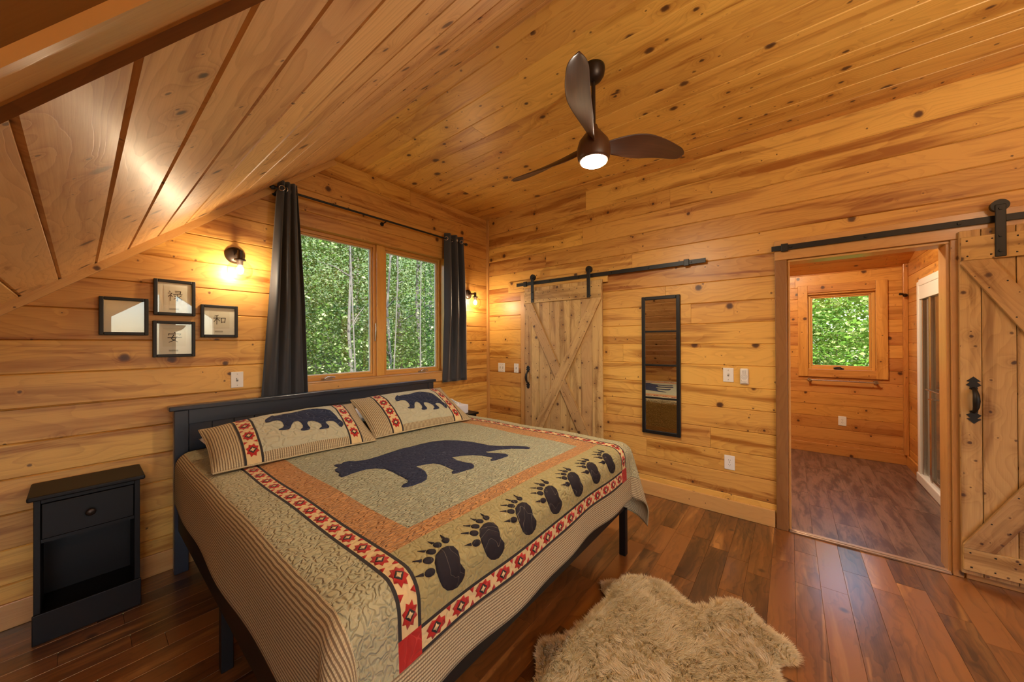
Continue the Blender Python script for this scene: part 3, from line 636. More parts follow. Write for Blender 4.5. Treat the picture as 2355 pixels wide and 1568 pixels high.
# casing strip beside closet door
mb=MB(); mb.newtint(); mb.box((W-.02,2.580,.0),(W-.001,2.66,2.13),ax=2); struct(obj('trim_7',mb,M['trim'],bevel=.003),'vertical pine casing beside the closet barn door')

# ------------------------------------------------------------------ mirror
mx=W-.022
mi=thing('wall_mirror',(W-.012,.97,.6),'tall narrow black framed mirror with four panes on the pine wall','mirror')
mb=MB(); ring(mb,(W,0,0),(0,1,0),(-1,0,0),.796,1.148,.606,1.940,.034,.001,.03); obj('frame',mb,M['iron'],mi,.005,flip='auto')
mb=MB(); mb.box((mx,.82,.63),(W-.002,1.125,1.92)); obj('mirror_glass',mb,M['mirror'],mi)
for z in (1.598,1.273,.955):
    mb=MB(); mb.box((mx-.005,.828,z-.009),(mx-.0003,1.116,z+.009)); obj('crossbar',mb,M['iron'],mi,.002)

# ------------------------------------------------------------------ electrical plates
def plate(name,label,cat,c,A,N,w,h,kind,group=None):
    c=Vector(c);A=Vector(A);N=Vector(N);Z=Vector((0,0,1)); t=thing(name,c,label,cat,group)
    mb=MB(); pts=[c+A*a*w/2+Z*b*h/2+N*.0005 for a,b in ((-1,-1),(1,-1),(1,1),(-1,1))]; mb.prism(pts,N,.006); obj('cover_plate',mb,M['white'],t,.003,flip='auto')
    def blk(a0,a1,b0,b1,n0,n1,mat,nm,bev=.001,par=t):
        mb=MB(); mb.prism([c+A*a+Z*b+N*n0 for a,b in ((a0,b0),(a1,b0),(a1,b1),(a0,b1))],N,n1-n0); return obj(nm,mb,mat,par,bev,flip='auto')
    gangs=[0] if w<.1 else [-.023,.023]
    for g in gangs:
        if kind=='toggle':
            blk(g-.006,g+.006,-.012,.012,.0066,.0075,M['slot'],'slot')
            mb=MB(); mb.prism([c+A*(g-.004)+N*.0076+Z*-.006,c+A*(g-.004)+N*.0076+Z*.006,c+A*(g-.004)+N*.018+Z*.012,c+A*(g-.004)+N*.018+Z*.005],A,.008); obj('toggle',mb,M['white'],t,flip='auto')
        else:
            for dz in (.0195,-.0195):
                mb=MB(); n=20
                pts=[c+A*(.0165*math.cos(2*math.pi*i/n))+Z*(dz+.0138*math.sin(2*math.pi*i/n))+N*.0066 for i in range(n)]; mb.prism(pts,N,.002); so=obj('socket',mb,M['white'],t,flip='auto')
                mb=MB()
                for a0,a1,b0,b1 in ((-.0075,-.0055,-.001,.007),(.0055,.0075,-.001,.006),(-.002,.002,-.009,-.0055)):
                    mb.prism([c+A*a+Z*(dz+b)+N*.0087 for a,b in ((a0,b0),(a1,b0),(a1,b1),(a0,b1))],N,.0008)
                obj('slot',mb,M['slot'],so,flip='auto')
        for b in ((.042,-.042) if kind=='toggle' else (0,)):
            mb=MB(); mb.cyl(c+A*g+Z*b+N*.0066,c+A*g+Z*b+N*.0075,.003,8); obj('screw',mb,M['chrome'],t,flip='auto')
    return t
A1=(1,0,0);N1=(0,-1,0);A2=(0,-1,0);N2=(-1,0,0)
plate('light_switch','single white light switch between the picture frames and curtain','light switch',(.742,D,1.229),A1,N1,.075,.118,'toggle')
plate('light_switch','white light switch below the mirror side, beside the fan remote','light switch',(W,.418,1.21),A2,N2,.078,.122,'toggle')['label']='white light switch on the pine wall beside the fan remote'
plate('light_switch','wide double light switch near the room corner','light switch',(W,2.993,1.167),A2,N2,.116,.118,'toggle')
plate('light_switch','single white light switch close to the closet barn door handle','light switch',(W,2.745,1.168),A2,N2,.074,.118,'toggle')
plate('power_outlet','white duplex outlet low on the pine wall near the doorway','power outlet',(W,.413,.455),A2,N2,.078,.122,'outlet')
plate('power_outlet','ivory duplex outlet under the bathroom towel bar','power outlet',(BX,-.526,.457),A2,N2,.078,.122,'outlet')
# fan remote in its wall cradle
c=Vector((W,.302,1.205)); fr=thing('fan_remote',c,'white fan remote control in its wall cradle','remote control')
def ybox(mb,a0,a1,b0,b1,n0,n1): mb.box((W-n1,c.y-a1,c.z+b0),(W-n0,c.y-a0,c.z+b1))
mb=MB(); ybox(mb,-.031,.031,-.068,.062,.001,.010); obj('wall_cradle',mb,M['white'],fr,.004)
mb=MB(); ybox(mb,-.026,.026,-.058,.066,.0105,.026); obj('remote_body',mb,M['white'],fr,.006)
mb=MB()
grey=simple('remote_print',(.22,.22,.22),.5)
def rcirc(r,zc,rr): mb.tube([(W-.0265,c.y+r*math.cos(2*math.pi*i/24),zc+r*math.sin(2*math.pi*i/24)) for i in range(25)],rr,5,False)
for r in (.021,.015,.008): rcirc(r,c.z-.002,.0007)
for zz in (.028,.037,.046):
    for yy in (-.008,.008): mb.tube([(W-.0265,c.y+yy+.005*math.cos(2*math.pi*i/12),c.z+zz+.0032*math.sin(2*math.pi*i/12)) for i in range(13)],.0006,4,False)
mb.tube([(W-.0265,c.y+.02,c.z-.03),(W-.0265,c.y+.018,c.z-.042),(W-.0265,c.y+.006,c.z-.046),(W-.0265,c.y-.012,c.z-.047),(W-.0265,c.y-.018,c.z-.043)],.0011,5,False)
obj('button_markings',mb,grey,fr)

# ------------------------------------------------------------------ framed calligraphy
def pic(label,x0,x1,z0,z1,strokes,tilt=0.0,lean=0.0,mat_=None,stamp=True):
    cx,cz=(x0+x1)/2,(z0+z1)/2; w,h=x1-x0,z1-z0
    t=thing('picture_frame',(cx,D-.014,cz),label,'picture frame','small black framed calligraphy')
    O=(0,D,0)
    mb=MB(); ring(mb,O,A1,N1,x0,x1,z0,z1,.019,.002,.022); obj('frame',mb,M['iron'],t,.003,flip='auto')
    mb=MB(); mb.box((x0+.012,D-.010,z0+.012),(x1-.012,D-.003,z1-.012)); obj('mat_board',mb,M['mat'],t)
    if strokes:
        pw,ph=w*.27,h*.26; pc=(cx,cz+.012)
        mb=MB(); mb.box((pc[0]-pw,D-.0112,pc[1]-ph),(pc[0]+pw,D-.0104,pc[1]+ph)); pp=obj('art_paper',mb,M['paper'],t)
        mb=MB()
        for st in strokes:
            pts=[Vector((pc[0]+(a-.5)*.072,D-.0118,pc[1]+(b-.5)*.072)) for a,b in st]
            for i,(p,q) in enumerate(zip(pts[:-1],pts[1:])):
                d=(q-p).normalized(); n=Vector((-d.z,0,d.x))*.0024; e=d*.001
                mb.prism([p-n-e,q-n*.8+e,q+n*.8+e,p+n-e],(0,-1,0),.0004)
        # thin ruled border on the paper
        obj('brush_character',mb,M['ink'],pp,flip='auto')
        mb=MB(); mb.box((cx-.028,D-.0112,z0+.037),(cx+.018,D-.0104,z0+.048)); obj('caption_strip',mb,simple('caption_grey',(.42,.40,.34),.8),t)
    mb=MB(); mb.box((x0+.0165,D-.0155,z0+.0165),(x1-.0165,D-.0145,z1-.0165)); obj('glass',mb,M['picglass'],t)
    return t
K_lu=[[(.10,.93),(.18,.86)],[(.02,.74),(.30,.76),(.04,.42)],[(.18,.62),(.17,.02)],[(.22,.55),(.33,.42)],
      [(.50,.95),(.88,.95),(.84,.68)],[(.52,.81),(.84,.82)],[(.38,.66),(.99,.68)],[(.68,.66),(.68,.05),(.58,.12)],[(.46,.52),(.55,.42)],[(.42,.20),(.62,.36)],[(.92,.56),(.78,.42)],[(.72,.42),(.98,.14)]]
K_he=[[(.40,.96),(.10,.84)],[(.02,.64),(.54,.68)],[(.28,.86),(.27,.02)],[(.27,.62),(.04,.26)],[(.30,.60),(.50,.36)],[(.62,.66),(.63,.18)],[(.62,.66),(.94,.68),(.90,.22)],[(.63,.26),(.92,.28)]]
K_an=[[(.50,.98),(.52,.88)],[(.12,.84),(.10,.68)],[(.12,.80),(.92,.82),(.84,.68)],[(.44,.70),(.28,.36),(.72,.06)],[(.66,.56),(.50,.24),(.12,.02)],[(.04,.46),(.98,.50)]]
pic('black picture frame farthest from the curtain, its glass mirroring a window',.074,.281,1.555,1.788,None)
pic('topmost black frame holding a dense brushed character on cream mat',.303,.507,1.690,1.927,K_lu)
pic('lowest black picture frame, directly under the topmost one',.299,.506,1.412,1.652,K_an)
pic('black picture frame nearest the curtain with a two part character',.534,.744,1.545,1.777,K_he)

# ------------------------------------------------------------------ wall sconces
def sconce(label,cx,cz,gx,gy,gz):
    t=thing('wall_sconce',(cx,D,cz),label,'wall sconce','globe wall sconces')
    Mx=Matrix.Translation((cx,D-.001,cz))@Matrix.Rotation(math.radians(90),4,'X')
    mb=MB(); mb.lathe([(0,.026),(.02,.0255),(.045,.021),(.060,.010),(.062,0),(.0,0)],Mx,40); obj('back_plate',mb,M['bronze'],t,flip='auto')
    mb=MB(); mb.tube([(cx,D-.02,cz),(cx,D-.05,cz),(gx*.0+cx,gy,cz)],.012,14); mb.tube([(cx,gy,cz+.014),(cx,gy,gz+.072)],.017,18); obj('arm',mb,M['bronze'],t,flip='auto')
    mb=MB(); mb.lathe([(.0,.082),(.034,.080),(.036,.070),(.019,.068),(.019,.036),(0,.036)],Matrix.Translation((cx,gy,gz)),28); obj('socket_cup',mb,M['bronze'],t,flip='auto')
    R=.075; mb=MB(); pr=[(R*math.sin(a),R*math.cos(a)) for a in [.38+(math.pi-.381)*i/24 for i in range(25)]]
    mb.lathe(pr,Matrix.Translation((cx,gy,gz)),40); obj('glass_globe',mb,M['globe'],t,flip='auto')
    r=.021; mb=MB(); pr=[(r*math.sin(math.pi*i/12),r*1.25*math.cos(math.pi*i/12)) for i in range(13)]
    mb.lathe(pr,Matrix.Translation((cx,gy,gz+.004)),20); obj('bulb',mb,M['bulb'],t,flip='auto')
sconce('globe sconce above the picture frames',.730,2.158,.731,3.105,2.030)
sconce('globe sconce in the corner by the closet door',3.135,2.118,3.135,3.105,2.000)

# ------------------------------------------------------------------ curtains
RZ=2.728; RY=D-.075
cr=thing('curtain_rod',(1.9,RY,RZ),'thin black curtain rod above the double window','curtain rod')
mb=MB(); mb.tube([(.955,RY,RZ),(3.03,RY,RZ)],.0095,14); obj('rod',mb,M['iron'],cr)
for x in (.95,3.035):
    mb=MB(); mb.lathe([(0,.02),(.014,.016),(.019,.004),(.016,-.012),(.009,-.02),(0,-.02)],Matrix.Translation((x,RY,RZ))@Matrix.Rotation(math.radians(90),4,'Y'),18); obj('finial',mb,M['iron'],cr,flip='auto')
for x in (.985,1.93,2.99):
    mb=MB(); mb.tube([(x,D-.001,RZ-.02),(x,D-.03,RZ-.018),(x,RY,RZ-.012)],.006,8); mb.cyl((x,D-.0005,RZ-.02),(x,D-.006,RZ-.02),.02,16); obj('bracket',mb,M['iron'],cr,flip='auto')
def curtain(label,xt0,xt1,xb0,xb1,zb,nf,phase,amp0,amp1):
    t=thing('curtain',((xt0+xt1)/2,RY,RZ),label,'curtain','charcoal grommet curtains')
    zt=RZ+.062
    def fn(a,b):
        # b: 0 top, 1 bottom
        e=b**.9; x0=xt0+(xb0-xt0)*e; x1=xt1+(xb1-xt1)*e
        am=amp0+(amp1-amp0)*b
        w=math.sin(2*math.pi*nf*a+phase)+.25*math.sin(2*math.pi*nf*2.1*a+phase*2+b*1.5)
        x=x0+(x1-x0)*a+.012*math.sin(2*math.pi*nf*a*1.0+phase+1.2)*(1-b*.3)
        y=RY+(D-.030-RY)*max(0,(b-.55)/.45)**.8*.85+am*(1-.66*max(0,(b-.5)/.5))*w-.006*b*math.sin(3*b+a*4)
        return Vector((x,min(y,D-.012),zt+(zb-zt)*b))
    mb=MB(); mb.sheet(150,50,fn,uvf=lambda a,b:(a*1.0,b*1.8))
    o=obj('fabric_panel',mb,M['curtain'],t); so=o.modifiers.new('s','SOLIDIFY'); so.thickness=.003
    for k in range(int(nf*2)+1):
        a=(k+.5)/(nf*2+1); p=fn(a,.035)
        tw=(fn(min(a+.01,1),.035)-fn(a-.01,.035)).normalized(); nn=tw.cross(Vector((0,0,1))).normalized()
        mb=MB(); ring_=[p+(tw*math.cos(q)+Vector((0,0,1))*math.sin(q))*.020 for q in [2*math.pi*i/24 for i in range(25)]]
        mb.tube(ring_,.0045,8,False); obj('grommet',mb,M['chrome'],t)
curtain('wide charcoal curtain gathered beside the picture wall',.985,1.130,.872,1.225,1.0,3.5,.6,.030,.040)
curtain('narrow charcoal curtain beside the corner sconce',2.700,2.955,2.690,3.062,1.03,2.5,2.3,.034,.036)

# ------------------------------------------------------------------ bed
bed=thing('bed_frame',(1.44,2.05,0),'black wooden bed frame with tall beadboard headboard','bed')
HX0,HX1=.386,2.484; hy=3.147
mb=MB(); mb.box((HX0-.025,hy-.045,1.062),(HX1+.025,hy+.030,1.092),ax=0); obj('top_cap',mb,M['navycase'],bed,.006)
for x in (HX0,HX1-.07):
    mb=MB(); mb.box((x,hy-.03,0),(x+.07,hy+.025,1.061)); obj('headboard_post',mb,M['navycase'],bed,.004)
mb=MB(); mb.box((HX0+.071,hy-.022,.965),(HX1-.071,hy+.015,1.061)); mb.box((HX0+.071,hy-.022,.42),(HX1-.071,hy+.015,.52)); obj('headboard_rail',mb,M['navycase'],bed,.003)
mb=MB(); nb=16; xs=[HX0+.071+(HX1-HX0-.142)*i/nb for i in range(nb+1)]
for a,b in zip(xs[:-1],xs[1:]): mb.box((a+.003,hy-.006,.521),(b-.003,hy+.008,.964))
mb.box((HX0+.072,hy+.0085,.521),(HX1-.072,hy+.014,.964)); obj('beadboard_panel',mb,M['navycase'],bed,.005)
mb=MB(); mb.box((.404,.951,.28),(.434,hy-.031,.405)); obj('side_rail',mb,M['black'],bed,.003)
mb=MB(); mb.box((2.42,.951,.28),(2.45,hy-.031,.405)); obj('side_rail',mb,M['black'],bed,.003)
mb=MB(); mb.box((.450,.912,.325),(2.384,.945,.428)); obj('foot_rail',mb,M['black'],bed,.003)
for x,y in ((.404,.905),(2.385,.905),(.404,2.02),(2.38,2.02)):
    mb=MB(); mb.box((x,y,0),(x+.045,y+.045,.279 if y>1 else .324)); obj('leg',mb,M['black'],bed,.003)
mb=MB()
for i in range(12):
    y=1.05+i*.18; mb.box((.435,y,.375),(2.419,y+.09,.395))
obj('support_slats',mb,M['black'],bed)
XL,XR,YF,YH,ZT=.390,2.475,.885,3.105,.785
ma=obj('mattress',MB().box((XL+.035,YF+.035,.432),(XR-.035,YH,ZT-.022)),M['sheet'],bevel=.05); tag(ma,'thick mattress hidden under the bear quilt','mattress')
ma.modifiers['bevel'].segments=4
r=.075
def f1(o):
    if o<=0: return o,0.0
    q=r*math.pi/2
    if o<q: return r*math.sin(o/r), r*(1-math.cos(o/r))
    return r, r+(o-q)
def drape(u,v,off=0.0):
    a=(XL+r)-u; a2=u-(XR-r); b=(YF+r)-v
    sx=-1
    if a2>a: a=a2; sx=1
    cx=(XL+r) if sx<0 else (XR-r)
    top=ZT+.014*math.sin(math.pi*min(max((u-XL)/(XR-XL),0),1))*.6+.003*math.sin(u*7+v*3)+.003*math.sin(v*9-u*2)
    if a>0 and b>0:
        rr=math.hypot(a,b); th=math.atan2(b,a); h,d=f1(rr)
        s2=math.sin(2*th)**2
        h+=d*.30*s2+max(d-.1,0)*.035*math.sin(6*th+.6)
        x=cx+sx*h*math.cos(th); y=(YF+r)-h*math.sin(th); z=top-d*(1-.04*s2)
        nx,ny=sx*math.cos(th),-math.sin(th); k=min(1,d/r); n=Vector((nx*k,ny*k,1-k*.9)).normalized()
    elif a>0:
        h,d=f1(a); hang=max(d-.06,0)
        h+=hang*(.05+.035*math.sin(v*5.3+.7)*math.sin(v*2.1+1)); x=cx+sx*h; y=v; z=top-d
        k=min(1,d/r); n=Vector((sx*k,0,1-k*.9)).normalized()
    elif b>0:
        h,d=f1(b); hang=max(d-.06,0)
        h+=hang*(.05+.025*math.sin(u*6.1+.4)+.02*math.sin(u*13.0)); x=u; y=(YF+r)-h; z=top-d
        k=min(1,d/r); n=Vector((0,-k,1-k*.9)).normalized()
    else:
        x,y,z=u,v,top; n=Vector((0,0,1))
    return Vector((x,y,z))+n*(off+.004)
# quilt layout lines
uL=[.112,.430,.570,.582,.638,.650,.780]; uR=[2.120,2.252,2.264,2.320,2.332,2.480,2.780,2.950]
vF=[.545,.690,.702,.762,.774,1.045,1.135]; vH=[2.42,2.565,2.577,2.633,2.645,3.085]
def fill(lines,step):
    out=[]
    for a,b in zip(lines[:-1],lines[1:]):
        n=max(1,math.ceil((b-a)/step)); out+= [a+(b-a)*i/n for i in range(n)]
    return out+[lines[-1]]
us=fill(uL+uR,.022); vs=fill(vF+vH,.022)
QM=['panel','sage','orange','tan','cream','blackband','red','tick_v','tick_u','navy','paw']; QI={k:i for i,k in enumerate(QM)}
def region(u,v):
    if v<.690: return 'tick_v'
    if u<.430 or u>2.780: return 'tick_u'
    if v>2.645: return 'sage'
    if u<.570 or u>2.332: return 'sage'
    inL=.570<u<.650; inR=2.252<u<2.332; inF=.690<v<.774; inH=2.565<v<2.645
    if inF and (inL or inR): return 'red'
    if inL or inR:
        e=min(abs(u-.570),abs(u-.650),abs(u-2.252),abs(u-2.332)); return 'blackband' if e<.012 else 'cream'
    if inF or inH:
        e=min(abs(v-.690),abs(v-.774),abs(v-2.565),abs(v-2.645)); return 'blackband' if e<.012 else 'cream'
    if v<1.045: return 'tan'
    if .780<u<2.120 and 1.135<v<2.42: return 'panel'
    return 'orange'
mb=MB(); nu,nv=len(us),len(vs)
P=[drape(u,v) for v in vs for u in us]; UV=[(u,v) for v in vs for u in us]; F=[];MI=[]
for j in range(nv-1):
    for i in range(nu-1):
        F.append((j*nu+i,j*nu+i+1,(j+1)*nu+i+1,(j+1)*nu+i)); MI.append(QI[region((us[i]+us[i+1])/2,(vs[j]+vs[j+1])/2)])
mb.idx(P,F,UV,MI,True)
def applique(mb,polys,mi,step,mapf,off):
    bm=bmesh.new()
    for poly in polys:
        vs_=[bm.verts.new((a,b,0)) for a,b in poly]
        try: bm.faces.new(vs_)
        except ValueError: pass
    bmesh.ops.triangulate(bm,faces=bm.faces)
    xs=[v.co.x for v in bm.verts]; ys=[v.co.y for v in bm.verts]
    for ax,lo,hi in ((0,min(xs),max(xs)),(1,min(ys),max(ys))):
        c=math.floor(lo/step)*step+step
        while c<hi:
            co=[0,0,0]; no=[0,0,0]; co[ax]=c; no[ax]=1
            bmesh.ops.bisect_plane(bm,geom=bm.verts[:]+bm.edges[:]+bm.faces[:],plane_co=co,plane_no=no); c+=step
    bm.verts.index_update()
    V=[(v.co.x,v.co.y) for v in bm.verts]; FF=[]
    for f in bm.faces:
        f.normal_update(); ix=[v.index for v in f.verts]; FF.append(ix if f.normal.z>0 else ix[::-1])
    mb.idx([mapf(a,b,off) for a,b in V],FF,V,mi,True); bm.free()
BEAR=[(0.928,2.031),(0.943,2.04),(0.967,2.022),(0.984,2.038),(1.014,2.027),(1.033,1.99),(1.092,1.957),(1.163,1.957),(1.232,1.966),(1.332,1.981),(1.399,1.972),(1.488,1.973),(1.57,1.959),(1.642,1.91),(1.696,1.84),(1.734,1.754),(1.754,1.667),(1.76,1.6),(1.789,1.527),(1.834,1.469),(1.864,1.413),(1.885,1.364),(1.876,1.332),(1.852,1.324),(1.831,1.362),(1.792,1.423),(1.727,1.474),(1.637,1.516),(1.631,1.483),(1.66,1.431),(1.676,1.38),(1.668,1.348),(1.642,1.334),(1.596,1.338),(1.544,1.343),(1.521,1.356),(1.533,1.374),(1.571,1.388),(1.572,1.423),(1.565,1.475),(1.536,1.527),(1.494,1.566),(1.454,1.585),(1.427,1.596),(1.409,1.529),(1.413,1.468),(1.423,1.414),(1.402,1.376),(1.376,1.356),(1.326,1.366),(1.271,1.379),(1.255,1.392),(1.267,1.412),(1.293,1.423),(1.298,1.466),(1.304,1.518),(1.304,1.558),(1.29,1.596),(1.251,1.617),(1.208,1.632),(1.195,1.629),(1.195,1.579),(1.186,1.534),(1.162,1.483),(1.131,1.448),(1.091,1.435),(1.038,1.44),(1.002,1.457),(1.002,1.475),(1.02,1.488),(1.047,1.491),(1.064,1.514),(1.068,1.561),(1.068,1.603),(1.071,1.664),(1.068,1.734),(1.041,1.784),(1.004,1.816),(0.971,1.82),(0.929,1.823),(0.891,1.815),(0.871,1.82),(0.872,1.853),(0.891,1.886),(0.89,1.931),(0.902,1.961),(0.928,1.979),(0.926,2.009)]
BEAR=[(1.41+(a-1.41)*1.015,b+.025) for a,b in BEAR]
applique(mb,[BEAR],QI['navy'],.02,drape,.0022)
# paw prints along the foot of the quilt
PAD=[(0,.075),(.022,.072),(.040,.058),(.046,.034),(.042,.012),(.038,-.004),(.044,-.018),(.054,-.036),(.052,-.058),(.040,-.074),(.020,-.084),(0,-.080),(-.020,-.068),(-.036,-.046),(-.046,-.018),(-.050,.012),(-.044,.042),(-.028,.064)]
def ell(cx,cy,a,b,rot,n=14): 
    c,s_=math.cos(rot),math.sin(rot); return [(cx+a*math.cos(t)*c-b*math.sin(t)*s_,cy+a*math.cos(t)*s_+b*math.sin(t)*c) for t in [2*math.pi*i/n for i in range(n)]]
pu=[.775,.985,1.205,1.425,1.650,1.870,2.090]
for i,u0 in enumerate(pu):
    v0=.872; SX,SY=1.08,.84; polys=[[(u0+a*SX,v0+b*SY) for a,b in PAD]]
    CR,SR=math.cos(.38),math.sin(.38)
    for (tx,ty,ra) in ((-.074,-.004,3.25),(-.076,.036,2.9),(-.062,.070,2.55),(-.036,.096,2.15),(-.004,.108,1.8)):
        tx,ty=tx*CR+ty*SR,-tx*SR+ty*CR; ra-=.38
        polys.append([(u0+a*SX,v0+b*SY) for a,b in ell(tx,ty,.018,.0125,ra)])
        d=Vector((math.cos(ra),math.sin(ra))); n_=Vector((-d.y,d.x)); c0=Vector((tx,ty))+d*.021
        cl=[c0+n_*.0055,c0-n_*.0055,c0+d*.030-n_*.001]; polys.append([(u0+p.x*SX,v0+p.y*SY) for p in cl])
    applique(mb,polys,QI['paw'],.02,drape,.0022)
def star(cx,cy,R,r0,n=8,ph=0,sx=1,sy=1):
    return [(cx+sx*(R if i%2==0 else r0)*math.cos(ph+math.pi*i/n),cy+sy*(R if i%2==0 else r0)*math.sin(ph+math.pi*i/n)) for i in range(2*n)]
def starband(mb,cen,wd,axis,mi_red,mi_black,mi_cream,mapf,step,pitch):
    """one repeat of the star band at cen; axis 0: band runs along u"""
    sw=lambda pts:[(cen[0]+(a if axis==0 else b),cen[1]+(b if axis==0 else a)) for a,b in pts]
    h=wd/2
    applique(mb,[sw([(a*1.3,b*.95) for a,b in star(0,0,h*1.04,h*.74,8,math.pi/8)])],mi_red,step,mapf,.0014)
    applique(mb,[sw([(h*.66,0),(0,h*.62),(-h*.66,0),(0,-h*.62)])],mi_black,step,mapf,.0022)
    applique(mb,[sw(star(0,0,h*.40,h*.22,4))],mi_cream,step,mapf,.0030)
    q=pitch/2
    for sg in (-1,1):
        applique(mb,[sw([(q-h*.34,sg*h*.99),(q+h*.34,sg*h*.99),(q+h*.10,sg*h*.42)])],mi_red,step,mapf,.0014)
PIT=.108
n=int((2.56-.79)/PIT)
for k in range(n+1):
    for uc in (.610,2.292): starband(mb,(uc,.826+k*PIT),.056,1,QI['red'],QI['blackband'],QI['cream'],drape,.03,PIT)
n=int((2.24-.66)/PIT)
for k in range(n+1): starband(mb,(.705+k*(1.498/n),.732),.060,0,QI['red'],QI['blackband'],QI['cream'],drape,.03,1.498/n)
q=obj('bear_quilt',mb,[M[k] for k in QM]); tag(q,'patchwork quilt with a big navy bear and paw prints over the bed','quilt')
q.modifiers.new('s','SOLIDIFY').thickness=.008; q.modifiers['s'].offset=-1

# pillows ---------------------------------------------------------------
PB=[(0.33,1.001),(0.353,1.069),(0.366,1.102),(0.381,1.122),(0.391,1.087),(0.419,1.099),(0.456,1.102),(0.492,1.089),(0.533,1.108),(0.577,1.149),(0.628,1.156),(0.675,1.128),(0.729,1.073),(0.757,0.995),(0.766,0.874),(0.771,0.76),(0.775,0.648),(0.796,0.57),(0.795,0.5),(0.771,0.422),(0.756,0.453),(0.748,0.54),(0.73,0.602),(0.697,0.616),(0.673,0.591),(0.676,0.528),(0.686,0.461),(0.677,0.428),(0.642,0.422),(0.614,0.426),(0.617,0.452),(0.635,0.478),(0.638,0.534),(0.626,0.603),(0.611,0.653),(0.594,0.693),(0.569,0.69),(0.554,0.632),(0.555,0.572),(0.562,0.51),(0.552,0.471),(0.52,0.464),(0.5,0.479),(0.501,0.515),(0.516,0.542),(0.522,0.595),(0.516,0.678),(0.503,0.739),(0.478,0.724),(0.458,0.659),(0.446,0.592),(0.431,0.546),(0.401,0.549),(0.371,0.578),(0.379,0.609),(0.401,0.623),(0.411,0.673),(0.413,0.768),(0.406,0.851),(0.389,0.894),(0.368,0.896),(0.344,0.873),(0.323,0.875),(0.32,0.928)]
PB=[(a,.225+(b-.42)*.74) for a,b in PB]
def sham(label,BL,BR,TL,TR,bulge,back):
    BL,BR,TL,TR=map(Vector,(BL,BR,TL,TR)); nrm_=(BR-BL).cross(TL-BL).normalized()
    if nrm_.z<0: nrm_=-nrm_
    wd=(BR-BL).length; ht=(TL-BL).length
    def mp(a,b,off=0.0,sgn=1,th=bulge):
        ca=min(max(a,0),1); cb=min(max(b,0),1)
        ea=.016*math.sin(math.pi*cb)*(1 if a<.5 else -1)*abs(2*a-1)**6; eb=.02*math.sin(math.pi*ca)*(1 if b<.5 else -1)*abs(2*b-1)**6
        a_=a+ea; b_=b+eb
        p=(BL*(1-a_)+BR*a_)*(1-b_)+(TL*(1-a_)+TR*a_)*b_
        hh=(max(1-abs(2*ca-1)**2.6,0)*max(1-abs(2*cb-1)**2.4,0))**.62
        wr=.004*math.sin(ca*23+cb*7)*math.sin(cb*17)*hh
        return p+nrm_*(sgn*th*hh+wr+off)
    t=thing('pillow_sham',(BL+BR+TL+TR)/4,label,'pillow','bear pillow shams')
    SMt=['shampanel','tick_u','tick_v','cream','blackband','red','shambear']; SI={k:i for i,k in enumerate(SMt)}
    al=[0,.155,.168,.245,.258,.800,.813,.888,.900,1]; bl=[0,.08,1]
    A_=fill(al,.02); B_=fill(bl,.035)
    mb=MB(); na,nb_=len(A_),len(B_)
    V=[mp(a,b) for b in B_ for a in A_]; UV=[(a*wd,b*ht) for b in B_ for a in A_]; F=[];MI=[]
    for j in range(nb_-1):
        for i in range(na-1):
            a=(A_[i]+A_[i+1])/2; b=(B_[j]+B_[j+1])/2
            if a<.155 or a>.900: m='tick_u'
            elif a<.258 or a>.800: m='blackband' if (min(abs(a-.155),abs(a-.258),abs(a-.8),abs(a-.9))<.0125) else 'cream'
            elif b<.08: m='tick_u'
            else: m='shampanel'
            F.append((j*na+i,j*na+i+1,(j+1)*na+i+1,(j+1)*na+i)); MI.append(SI[m])
    mb.idx(V,F,UV,MI,True)
    mf=lambda a,b,off: mp(a/wd,b/ht,off)
    applique(mb,[[(a*wd,b*ht) for a,b in PB]],SI['shambear'],.03,mf,.0022)
    pt=ht*.235
    for ac in (.2065,.850):
        for k in range(4): starband(mb,(ac*wd,ht*.14+k*pt),.066,1,SI['red'],SI['blackband'],SI['cream'],mf,.03,pt)
    mb.s=True
    V=[mp(a,b,0,-1,back) for b in B_ for a in A_]
    mb.idx(V,[f[::-1] for f in F],UV,SI['tick_u'],True)
    obj('pillow_case',mb,[M[k] for k in SMt],t)
    mb=MB(); path=[mp(a,0) for a in A_]+[mp(1,b) for b in B_[1:]]+[mp(a,1) for a in A_[::-1][1:]]+[mp(0,b) for b in B_[::-1][1:]]
    mb.tube(path,.0055,8,False); obj('piping',mb,M['tick_v'],t)
zq=ZT+.018
sham('bear pillow sham on the side of the picture frames',(.445,2.40,zq+.004),(1.325,2.305,zq+.004),(.470,2.885,.958),(1.385,2.775,1.008),.10,.03)
sham('bear pillow sham nearer the tissue box',(1.352,2.365,zq+.004),(2.222,2.263,zq+.004),(1.395,2.815,1.030),(2.235,2.705,1.052),.09,.03)
def sleeper(label,x0,x1,y0,y1,z,h):
    mb=MB()
    for sg in (1,-1):
        def fn(a,b):
            hh=(max(1-abs(2*a-1)**3,0)*max(1-abs(2*b-1)**3,0))**.5
            return Vector((x0+(x1-x0)*a,y0+(y1-y0)*b,z+h/2+sg*h/2*hh))
        mb.sheet(24,16,fn if sg>0 else (lambda a,b,fn=fn: fn(1-a,b)))
    return tag(obj('sleeping_pillow',mb,M['sheet'],weld=True),label,'pillow','white sleeping pillows')
sleeper('white pillow propping the sham on the side of the picture frames',.50,1.40,2.70,3.10,zq+.012,.095)
sleeper('white pillow propping the sham nearer the tissue box',1.44,2.33,2.66,3.10,zq+.012,.125)

